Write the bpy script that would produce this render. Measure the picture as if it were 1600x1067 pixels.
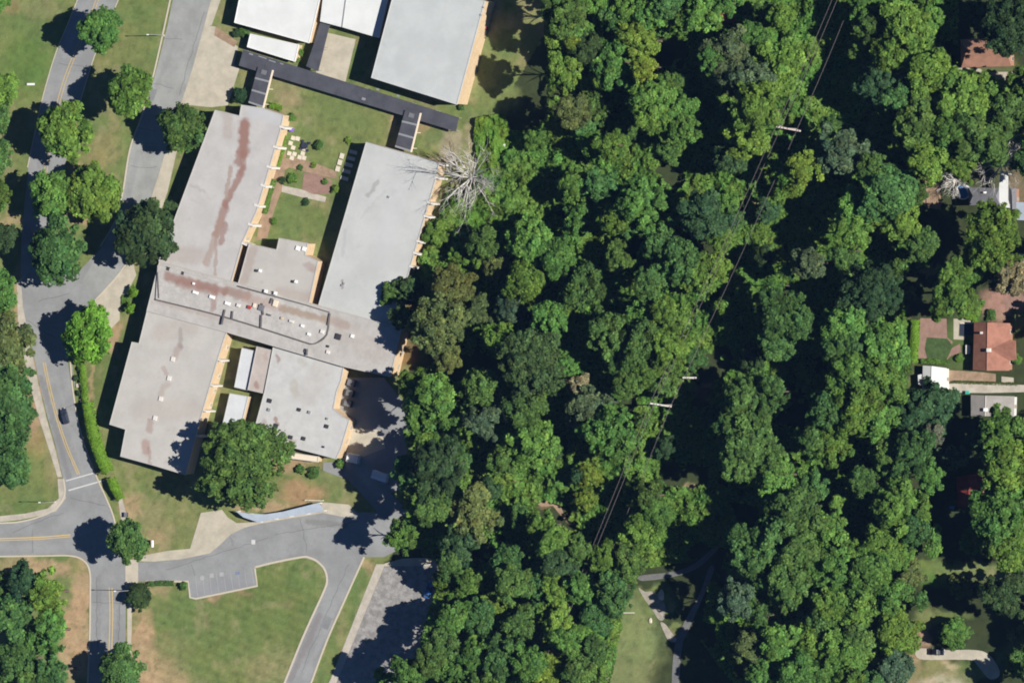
import bpy, bmesh, math, random
import numpy as np
from mathutils import Vector, noise as mn

SC = bpy.context.scene
for o in list(bpy.data.objects):
    bpy.data.objects.remove(o)
C = SC.collection
random.seed(7)
RNG = np.random.default_rng(11)

# ---------------------------------------------------------------- camera
TAN_V = 0.39
TH = math.atan(TAN_V)
DIST = 2500.0
HAZE = 0.8e-5
PX = 0.18                     # metres per photo pixel
CAM = Vector((DIST*math.sin(TH), 0, DIST*math.cos(TH)))
cd = bpy.data.cameras.new('camera')
cam = bpy.data.objects.new('camera', cd); C.objects.link(cam)
cam.location = CAM
cam.rotation_euler = (0, TH, 0)
cd.sensor_width = 36.0
cd.lens = 36.0*DIST/(1600*PX)
cd.clip_start = 10; cd.clip_end = 6000
SC.camera = cam

# ---------------------------------------------------------------- light
SUN_EL = math.atan(1/1.24)
SUN_AZ = math.radians(90.0)          # clockwise from +Y : due east
w = bpy.data.worlds.new('World'); SC.world = w; w.use_nodes = True
nt = w.node_tree
bg = nt.nodes['Background']
sky = nt.nodes.new('ShaderNodeTexSky'); sky.sky_type = 'NISHITA'
sky.sun_disc = False; sky.sun_elevation = SUN_EL; sky.sun_rotation = SUN_AZ
sky.air_density = 0.55; sky.dust_density = 0.0; sky.ozone_density = 7.0
nt.links.new(sky.outputs[0], bg.inputs[0]); bg.inputs[1].default_value = 0.05
ld = bpy.data.lights.new('sun', 'SUN'); ld.energy = 5.0; ld.angle = math.radians(0.5)
ld.color = (1.0, 0.955, 0.88)
sun = bpy.data.objects.new('sun', ld); C.objects.link(sun)
sd = Vector((math.cos(SUN_EL)*math.sin(SUN_AZ), math.cos(SUN_EL)*math.cos(SUN_AZ), math.sin(SUN_EL)))
sun.rotation_euler = sd.to_track_quat('Z', 'Y').to_euler()
sun.location = (200, 0, 200)
SC.view_settings.view_transform = 'Standard'
SC.view_settings.look = 'None'
SC.view_settings.exposure = 0.58
SC.view_settings.gamma = 1
SC.view_settings.use_curve_mapping = False
SC.render.engine = 'CYCLES'
SC.cycles.max_bounces = 4
SC.cycles.diffuse_bounces = 2
SC.cycles.filter_width = 1.9
SC.cycles.pixel_filter_type = 'BLACKMAN_HARRIS'

# ---------------------------------------------------------------- helpers
def U(px, py, z=0.0):
    """the world point at height z that stands at photo pixel (px, py)"""
    u = (px-800)*PX; v = (533.5-py)*PX
    T = Vector((u*math.cos(TH), v, -u*math.sin(TH)))
    d = T-CAM
    t = (z-CAM.z)/d.z
    p = CAM+d*t
    return (p.x, p.y)

def UP(pts, z=0.0):
    return [U(x, y, z) for x, y in pts]

def smooth(pts, n=6, closed=False):
    out = []
    N = len(pts)
    rng = range(N) if closed else range(N-1)
    for i in rng:
        if closed:
            p0, p1, p2, p3 = pts[i-1], pts[i], pts[(i+1) % N], pts[(i+2) % N]
        else:
            p0 = pts[max(i-1, 0)]; p1 = pts[i]; p2 = pts[i+1]; p3 = pts[min(i+2, N-1)]
        for k in range(n):
            t = k/n
            out.append(tuple(0.5*((2*p1[j])+(-p0[j]+p2[j])*t+(2*p0[j]-5*p1[j]+4*p2[j]-p3[j])*t*t+(-p0[j]+3*p1[j]-3*p2[j]+p3[j])*t**3) for j in (0, 1)))
    if not closed: out.append(tuple(pts[-1]))
    return out

def area(p):
    return 0.5*sum(p[i-1][0]*p[i][1]-p[i][0]*p[i-1][1] for i in range(len(p)))

def ccw(p):
    return list(p) if area(p) > 0 else list(reversed(p))

def inset(p, d):
    p = ccw(p); n = len(p); out = []
    for i in range(n):
        a = Vector(p[i-1]); b = Vector(p[i]); c = Vector(p[(i+1) % n])
        e1 = (b-a).normalized(); e2 = (c-b).normalized()
        n1 = Vector((-e1.y, e1.x)); n2 = Vector((-e2.y, e2.x))
        m = n1+n2
        k = m.length_squared
        m = m*(2*d/max(k, 0.6))
        q = b+m*0.5*2/2
        out.append((q.x, q.y))
    return out

def org(parent):
    v = Vector((0, 0, 0))
    while parent is not None:
        v += parent.location; parent = parent.parent
    return v

def tag(o, label=None, cat=None, group=None, kind=None):
    if label: o['label'] = label
    if cat: o['category'] = cat
    if group: o['group'] = group
    if kind: o['kind'] = kind
    return o

def thing(name, label, cat, loc=(0, 0, 0), group=None):
    o = bpy.data.objects.new(name, None); C.objects.link(o)
    o.empty_display_size = 0.3
    o.location = loc
    return tag(o, label, cat, group)

def meshobj(name, verts, faces, mat, parent=None, smooth_=False):
    me = bpy.data.meshes.new(name)
    off = org(parent)
    me.from_pydata([(v[0]-off.x, v[1]-off.y, v[2]-off.z) for v in verts], [], faces)
    me.update()
    if smooth_:
        me.polygons.foreach_set('use_smooth', [True]*len(me.polygons))
    me.materials.append(mat)
    o = bpy.data.objects.new(name, me); C.objects.link(o)
    o.parent = parent
    return o

class MB:
    """collects solids for one mesh"""
    def __init__(s): s.v = []; s.f = []
    def prism(s, poly, z0, z1, bottom=True, top=True):
        p = ccw(poly); n = len(p); b = len(s.v)
        s.v += [(x, y, z0) for x, y in p]+[(x, y, z1) for x, y in p]
        if top: s.f.append([b+n+i for i in range(n)])
        if bottom: s.f.append([b+i for i in reversed(range(n))])
        for i in range(n):
            j = (i+1) % n
            s.f.append([b+i, b+j, b+n+j, b+n+i])
        return s
    def box(s, c, size, ang=0.0):
        cx, cy, cz = c; sx, sy, sz = [k/2 for k in size]
        ca, sa = math.cos(ang), math.sin(ang)
        poly = [(cx+ca*x-sa*y, cy+sa*x+ca*y) for x, y in ((-sx, -sy), (sx, -sy), (sx, sy), (-sx, sy))]
        return s.prism(poly, cz-sz, cz+sz)
    def tube(s, pts, rad, n=6, cap=True):
        pts = [Vector(p) for p in pts]
        rings = []
        for i, p in enumerate(pts):
            d = (pts[min(i+1, len(pts)-1)]-pts[max(i-1, 0)]).normalized()
            a = Vector((0, 0, 1)) if abs(d.z) < .9 else Vector((1, 0, 0))
            x = d.cross(a).normalized(); y = d.cross(x)
            r = rad[i] if isinstance(rad, (list, tuple)) else rad
            b = len(s.v)
            for k in range(n):
                t = 2*math.pi*k/n
                q = p+x*math.cos(t)*r+y*math.sin(t)*r
                s.v.append(tuple(q))
            rings.append(b)
        for a, b in zip(rings, rings[1:]):
            for k in range(n):
                k2 = (k+1) % n
                s.f.append([a+k, a+k2, b+k2, b+k])
        if cap:
            s.f.append([rings[0]+k for k in reversed(range(n))])
            s.f.append([rings[-1]+k for k in range(n)])
        return s
    def strip(s, pts, width, z0, z1):
        """band of given width along a polyline, a real raised solid"""
        n = len(pts); L = []; R = []
        for i, p in enumerate(pts):
            a = Vector(pts[max(i-1, 0)]); b = Vector(pts[min(i+1, n-1)])
            d = (b-a)
            if d.length < 1e-6: d = Vector((1, 0))
            d.normalize(); nn = Vector((-d.y, d.x))*width/2
            L.append((p[0]+nn.x, p[1]+nn.y)); R.append((p[0]-nn.x, p[1]-nn.y))
        b = len(s.v)
        for i in range(n):
            s.v += [(L[i][0], L[i][1], z0), (R[i][0], R[i][1], z0), (R[i][0], R[i][1], z1), (L[i][0], L[i][1], z1)]
        for i in range(n-1):
            a = b+4*i; c = a+4
            s.f += [[a+3, a+2, c+2, c+3], [a+2, a+1, c+1, c+2], [a, a+3, c+3, c]]
        s.f += [[b, b+1, b+2, b+3], [b+4*n-1, b+4*n-2, b+4*n-3, b+4*n-4]]
        return s
    def build(s, name, mat, parent=None, sm=False):
        o = meshobj(name, s.v, s.f, mat, parent, sm)
        return o

# ---------------------------------------------------------------- materials
def newmat(name):
    m = bpy.data.materials.new(name); m.use_nodes = True
    nt = m.node_tree
    return m, nt, nt.nodes['Principled BSDF']

def N(nt, typ, **kw):
    n = nt.nodes.new(typ)
    for k, v in kw.items():
        setattr(n, k, v)
    return n

def math_(nt, op, a, b=None, clamp=False):
    n = nt.nodes.new('ShaderNodeMath'); n.operation = op; n.use_clamp = clamp
    for i, x in enumerate((a, b)):
        if x is None: continue
        if isinstance(x, (int, float)): n.inputs[i].default_value = x
        else: nt.links.new(x, n.inputs[i])
    return n.outputs[0]

def mixc(nt, fac, a, b, mode='MIX'):
    n = nt.nodes.new('ShaderNodeMix'); n.data_type = 'RGBA'; n.blend_type = mode
    if isinstance(fac, (int, float)): n.inputs[0].default_value = fac
    else: nt.links.new(fac, n.inputs[0])
    for i, x in ((6, a), (7, b)):
        if isinstance(x, tuple): n.inputs[i].default_value = (*x[:3], 1)
        else: nt.links.new(x, n.inputs[i])
    return n.outputs[2]

def ramp(nt, val, lo, hi):
    n = nt.nodes.new('ShaderNodeMapRange'); n.interpolation_type = 'SMOOTHSTEP'
    nt.links.new(val, n.inputs[0]); n.inputs[1].default_value = lo; n.inputs[2].default_value = hi
    return n.outputs[0]

def pos(nt):
    g = nt.nodes.new('ShaderNodeNewGeometry'); return g.outputs['Position']

def nz(nt, vec, scale, detail=4, rough=0.6):
    n = nt.nodes.new('ShaderNodeTexNoise'); n.inputs['Scale'].default_value = scale
    n.inputs['Detail'].default_value = detail; n.inputs['Roughness'].default_value = rough
    nt.links.new(vec, n.inputs['Vector']); return n.outputs[0]

def stained(name, base, var=0.18, stain=(0.2, 0.13, 0.1), blobs=(), z=0.0, rough=0.8, patch=0.35, scale=0.12, metallic=0.0, speck=0.1):
    """base colour + broad mottling + fine grain + stains with a shape of their own (segments in photo pixels at height z)"""
    m, nt, bs = newmat(name)
    P = pos(nt)
    a = nz(nt, P, scale, 5, .65); b = nz(nt, P, 1.7, 3, .6)
    dark = tuple(c*(1-var*1.4) for c in base); light = tuple(min(1, c*(1+var)) for c in base)
    col = mixc(nt, ramp(nt, a, .32, .68), dark, light)
    col = mixc(nt, math_(nt, 'MULTIPLY', ramp(nt, b, .45, .75), speck*2), col, tuple(c*.6 for c in base))
    c2 = nz(nt, P, scale*2.3, 6, .7)
    col = mixc(nt, math_(nt, 'MULTIPLY', ramp(nt, c2, .55, .75), patch), col, stain)
    if blobs:
        wn = nt.nodes.new('ShaderNodeTexNoise'); wn.inputs['Scale'].default_value = .55; wn.inputs['Detail'].default_value = 5
        nt.links.new(P, wn.inputs['Vector'])
        sub = N(nt, 'ShaderNodeVectorMath', operation='SUBTRACT'); nt.links.new(wn.outputs['Color'], sub.inputs[0]); sub.inputs[1].default_value = (.5, .5, .5)
        sc = N(nt, 'ShaderNodeVectorMath', operation='SCALE'); nt.links.new(sub.outputs[0], sc.inputs[0]); sc.inputs['Scale'].default_value = 2.2
        ad = N(nt, 'ShaderNodeVectorMath', operation='ADD'); nt.links.new(P, ad.inputs[0]); nt.links.new(sc.outputs[0], ad.inputs[1])
        fl = N(nt, 'ShaderNodeVectorMath', operation='MULTIPLY'); nt.links.new(ad.outputs[0], fl.inputs[0]); fl.inputs[1].default_value = (1, 1, 0)
        W = fl.outputs[0]
        for (x1, y1, x2, y2, r, st, colr) in blobs:
            A = Vector((*U(x1, y1, z), 0)); B = Vector((*U(x2, y2, z), 0)); r = r*PX
            ab = B-A; L2 = max(ab.length_squared, 1e-4)
            s1 = N(nt, 'ShaderNodeVectorMath', operation='SUBTRACT'); nt.links.new(W, s1.inputs[0]); s1.inputs[1].default_value = A
            dt = N(nt, 'ShaderNodeVectorMath', operation='DOT_PRODUCT'); nt.links.new(s1.outputs[0], dt.inputs[0]); dt.inputs[1].default_value = ab/L2
            t = math_(nt, 'ADD', dt.outputs['Value'], 0.0, True)
            pr = N(nt, 'ShaderNodeVectorMath', operation='SCALE'); pr.inputs[0].default_value = ab; nt.links.new(t, pr.inputs['Scale'])
            df = N(nt, 'ShaderNodeVectorMath', operation='SUBTRACT'); nt.links.new(s1.outputs[0], df.inputs[0]); nt.links.new(pr.outputs[0], df.inputs[1])
            ln = N(nt, 'ShaderNodeVectorMath', operation='LENGTH'); nt.links.new(df.outputs[0], ln.inputs[0])
            mk = ramp(nt, ln.outputs['Value'], r*1.3, r*.45)
            mk = math_(nt, 'MULTIPLY', mk, st)
            col = mixc(nt, mk, col, colr)
    nt.links.new(col, bs.inputs['Base Color'])
    bs.inputs['Roughness'].default_value = rough
    bs.inputs['Metallic'].default_value = metallic
    bs.inputs['Specular IOR Level'].default_value = 0.25
    bp = N(nt, 'ShaderNodeBump'); bp.inputs['Strength'].default_value = .25; bp.inputs['Distance'].default_value = .05
    nt.links.new(b, bp.inputs['Height']); nt.links.new(bp.outputs[0], bs.inputs['Normal'])
    return m

def plain(name, col, rough=0.7, spec=0.3, metallic=0.0, var=.12):
    m, nt, bs = newmat(name)
    P = pos(nt); a = nz(nt, P, 2.5, 3)
    c = mixc(nt, a, tuple(k*(1-var) for k in col), tuple(min(1, k*(1+var)) for k in col))
    nt.links.new(c, bs.inputs['Base Color']); bs.inputs['Roughness'].default_value = rough
    bs.inputs['Specular IOR Level'].default_value = spec; bs.inputs['Metallic'].default_value = metallic
    return m

BR = (.235, .13, .105); BR2 = (.28, .20, .16); GR = (.22, .21, .20)
M = {}
_t = (.17, .165, .17)
M['asphalt'] = stained('worn asphalt', (.245, .25, .25), .10, (.19, .185, .18), [(64, 590, 108, 745, 5, .55, _t), (88, 590, 130, 740, 3, .3, (.28, .28, .28)), (500, 960, 455, 1060, 5, .6, (.19, .165, .165)), (520, 960, 475, 1060, 4, .35, (.29, .29, .29)),
    (430, 880, 500, 862, 6, .4, (.2, .19, .19)), (480, 815, 540, 820, 5, .5, (.15, .15, .14)), (0, 855, 110, 855, 6, .3, (.28, .28, .28)), (155, 900, 153, 1060, 4, .3, _t), (185, 930, 183, 1060, 3, .3, _t),
    (360, 840, 363, 850, 3, .4, _t), (300, 925, 390, 905, 10, .35, (.23, .235, .26)), (60, 200, 60, 260, 4, .3, _t), (140, 0, 100, 90, 4, .3, (.28, .28, .28)), (130, 790, 60, 845, 10, .25, (.29, .29, .29)), (540, 740, 600, 800, 12, .5, (.17, .165, .16))], patch=.6, scale=.12, speck=.12)
M['asphalt2'] = stained('bus loop asphalt', (.275, .28, .27), .10, (.20, .20, .20), [(275, 60, 235, 160, 4, .4, (.22, .22, .22)), (215, 240, 200, 310, 5, .4, (.22, .23, .24)), (300, 60, 265, 160, 5, .3, (.31, .31, .3)), (60, 450, 60, 500, 10, .3, (.24, .24, .24))], patch=.6, scale=.15, speck=.1)
M['gravel'] = stained('gravel', (.27, .26, .25), .22, (.19, .17, .16), (), patch=.6, scale=.5, speck=.35)
M['concrete'] = stained('concrete', (.43, .39, .31), .10, (.36, .32, .26), (), patch=.4, scale=.25, speck=.08)
M['pavement'] = stained('pavement', (.42, .38, .32), .12, (.33, .25, .19), (), patch=.5, scale=.35, speck=.1)
M['curb'] = plain('kerb concrete', (.47, .42, .34), .85)
M['yellow'] = plain('yellow road paint', (.52, .38, .16), .7)
M['white'] = plain('white road paint', (.50, .50, .49), .7)
M['faint'] = plain('worn white paint', (.33, .335, .34), .8)
M['tan'] = stained('tan brick wall', (.52, .39, .25), .06, (.5, .34, .2), (), patch=.3, scale=.6, speck=.06)
M['cream'] = plain('cream panel', (.66, .57, .45), .6)
M['fin'] = plain('white concrete fin', (.60, .57, .53), .7)
M['trim'] = plain('roof edge trim', (.42, .41, .39), .6)
M['trimdark'] = plain('dark roof trim and shadow line', (.12, .11, .11), .6)
M['metalgrey'] = plain('galvanised metal', (.36, .37, .38), .45, .5, .4)
M['white_metal'] = plain('white painted metal', (.72, .72, .71), .5)
M['dark'] = plain('dark vent', (.04, .04, .045), .6)
M['black'] = plain('black rubber', (.02, .02, .02), .7)
M['red'] = plain('red paint', (.35, .05, .04), .6)
M['wood'] = plain('grey weathered wood', (.30, .26, .21), .85)
M['palewood'] = plain('pale crossarm wood', (.55, .47, .42), .8)
M['wire'] = plain('cable', (.16, .13, .14), .6)
M['bark'] = plain('bark', (.12, .09, .065), .95)
M['deadbark'] = plain('bleached bark', (.46, .44, .41), .9)
M['terracotta'] = stained('terracotta shingles', (.29, .135, .095), .12, (.3, .11, .08), (), patch=.3, scale=.5, speck=.15)
M['greyroof'] = stained('grey shingles', (.30, .28, .26), .08, (.24, .22, .2), (), patch=.3, scale=.5, speck=.12)
M['slateroof'] = stained('slate grey shingles', (.15, .15, .165), .08, (.12, .11, .12), (), patch=.3, scale=.5, speck=.12)
M['brownroof'] = stained('brown shingles', (.30, .16, .11), .10, (.22, .1, .08), (), patch=.4, scale=.5, speck=.15)
M['darkredroof'] = stained('dark red shingles', (.22, .045, .035), .15, (.12, .03, .03), (), patch=.4, scale=.5, speck=.15)
M['brickpave'] = stained('brick paving', (.27, .17, .135), .10, (.22, .13, .10), (), patch=.4, scale=.6, speck=.15)
M['lawn'] = stained('clipped lawn', (.055, .095, .03), .2, (.08, .11, .04), (), patch=.5, scale=.6, speck=.3)
M['soil'] = stained('soil path', (.30, .21, .14), .15, (.22, .14, .09), (), patch=.5, scale=.4, speck=.2)
M['glass'] = plain('window glass', (.03, .04, .05), .1, .6)
M['bluecover'] = plain('blue pool cover', (.02, .16, .42), .5)
M['teal'] = plain('teal plastic', (.05, .35, .28), .5)
M['blue'] = plain('blue paint', (.03, .14, .32), .4)
M['purple'] = plain('purple plastic', (.18, .12, .42), .5)

# leaf material: colour of each tree in the object's colour, random tint for each tuft and leaf
def leafmat(name):
    m, nt, bs = newmat(name)
    oi = N(nt, 'ShaderNodeObjectInfo'); at = N(nt, 'ShaderNodeAttribute', attribute_name='tint')
    c = mixc(nt, 1.0, oi.outputs['Color'], at.outputs['Color'], 'MULTIPLY')
    nt.links.new(c, bs.inputs['Base Color'])
    bs.inputs['Roughness'].default_value = .6; bs.inputs['Specular IOR Level'].default_value = .12
    tr = N(nt, 'ShaderNodeBsdfTranslucent'); nt.links.new(c, tr.inputs['Color'])
    mx = N(nt, 'ShaderNodeMixShader'); mx.inputs[0].default_value = .22
    nt.links.new(bs.outputs[0], mx.inputs[1]); nt.links.new(tr.outputs[0], mx.inputs[2])
    nt.links.new(mx.outputs[0], nt.nodes['Material Output'].inputs['Surface'])
    return m
M['leaf'] = leafmat('leaves')

def quadmesh(name, cen, nor, size, tint):
    """leaf sprays: one small bent quad for each centre, numpy arrays"""
    n = len(cen)
    nor = nor/np.maximum(np.linalg.norm(nor, axis=1, keepdims=True), 1e-6)
    r = RNG.normal(size=(n, 3)); t = np.cross(nor, r); t /= np.maximum(np.linalg.norm(t, axis=1, keepdims=True), 1e-6)
    b = np.cross(nor, t)
    s = size[:, None]
    asp = RNG.uniform(.6, 1.0, (n, 1))
    v = np.stack([cen-t*s-b*s*asp*.5, cen+t*s*.4-b*s*asp, cen+t*s+b*s*asp*.4, cen-t*s*.3+b*s*asp], axis=1).reshape(-1, 3)
    me = bpy.data.meshes.new(name)
    me.vertices.add(4*n); me.vertices.foreach_set('co', v.astype(np.float32).ravel())
    me.loops.add(4*n); me.loops.foreach_set('vertex_index', np.arange(4*n, dtype=np.int32))
    me.polygons.add(n); me.polygons.foreach_set('loop_start', np.arange(0, 4*n, 4, dtype=np.int32))
    me.polygons.foreach_set('loop_total', np.full(n, 4, dtype=np.int32))
    a = me.attributes.new('tint', 'FLOAT_COLOR', 'FACE')
    col = np.concatenate([tint, np.ones((n, 1))], axis=1).astype(np.float32)
    a.data.foreach_set('color', col.ravel())
    me.update(calc_edges=True); me.validate()
    me.materials.append(M['leaf'])
    return me

# numpy value noise
_G = RNG.random((256, 256))
def vnoise(x, y, s, seed=0):
    x = np.asarray(x)/s+seed*17.3+1000; y = np.asarray(y)/s+seed*9.7+1000
    xi = np.floor(x).astype(int); yi = np.floor(y).astype(int)
    fx = x-xi; fy = y-yi; fx = fx*fx*(3-2*fx); fy = fy*fy*(3-2*fy)
    g = lambda a, b: _G[a % 256, b % 256]
    return (g(xi, yi)*(1-fx)+g(xi+1, yi)*fx)*(1-fy)+(g(xi, yi+1)*(1-fx)+g(xi+1, yi+1)*fx)*fy
def fbm(x, y, s, seed=0, o=4):
    r = 0; a = .5; t = 0
    for k in range(o):
        r = r+a*vnoise(x, y, s, seed+k*3); t += a; a *= .55; s *= .47
    return r/t
def inpoly(x, y, poly):
    ins = np.zeros(x.shape, bool); n = len(poly)
    for i in range(n):
        x1, y1 = poly[i-1]; x2, y2 = poly[i]
        if y1 == y2: continue
        c = ((y1 > y) != (y2 > y)) & (x < (x2-x1)*(y-y1)/(y2-y1)+x1)
        ins ^= c
    return ins

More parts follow.
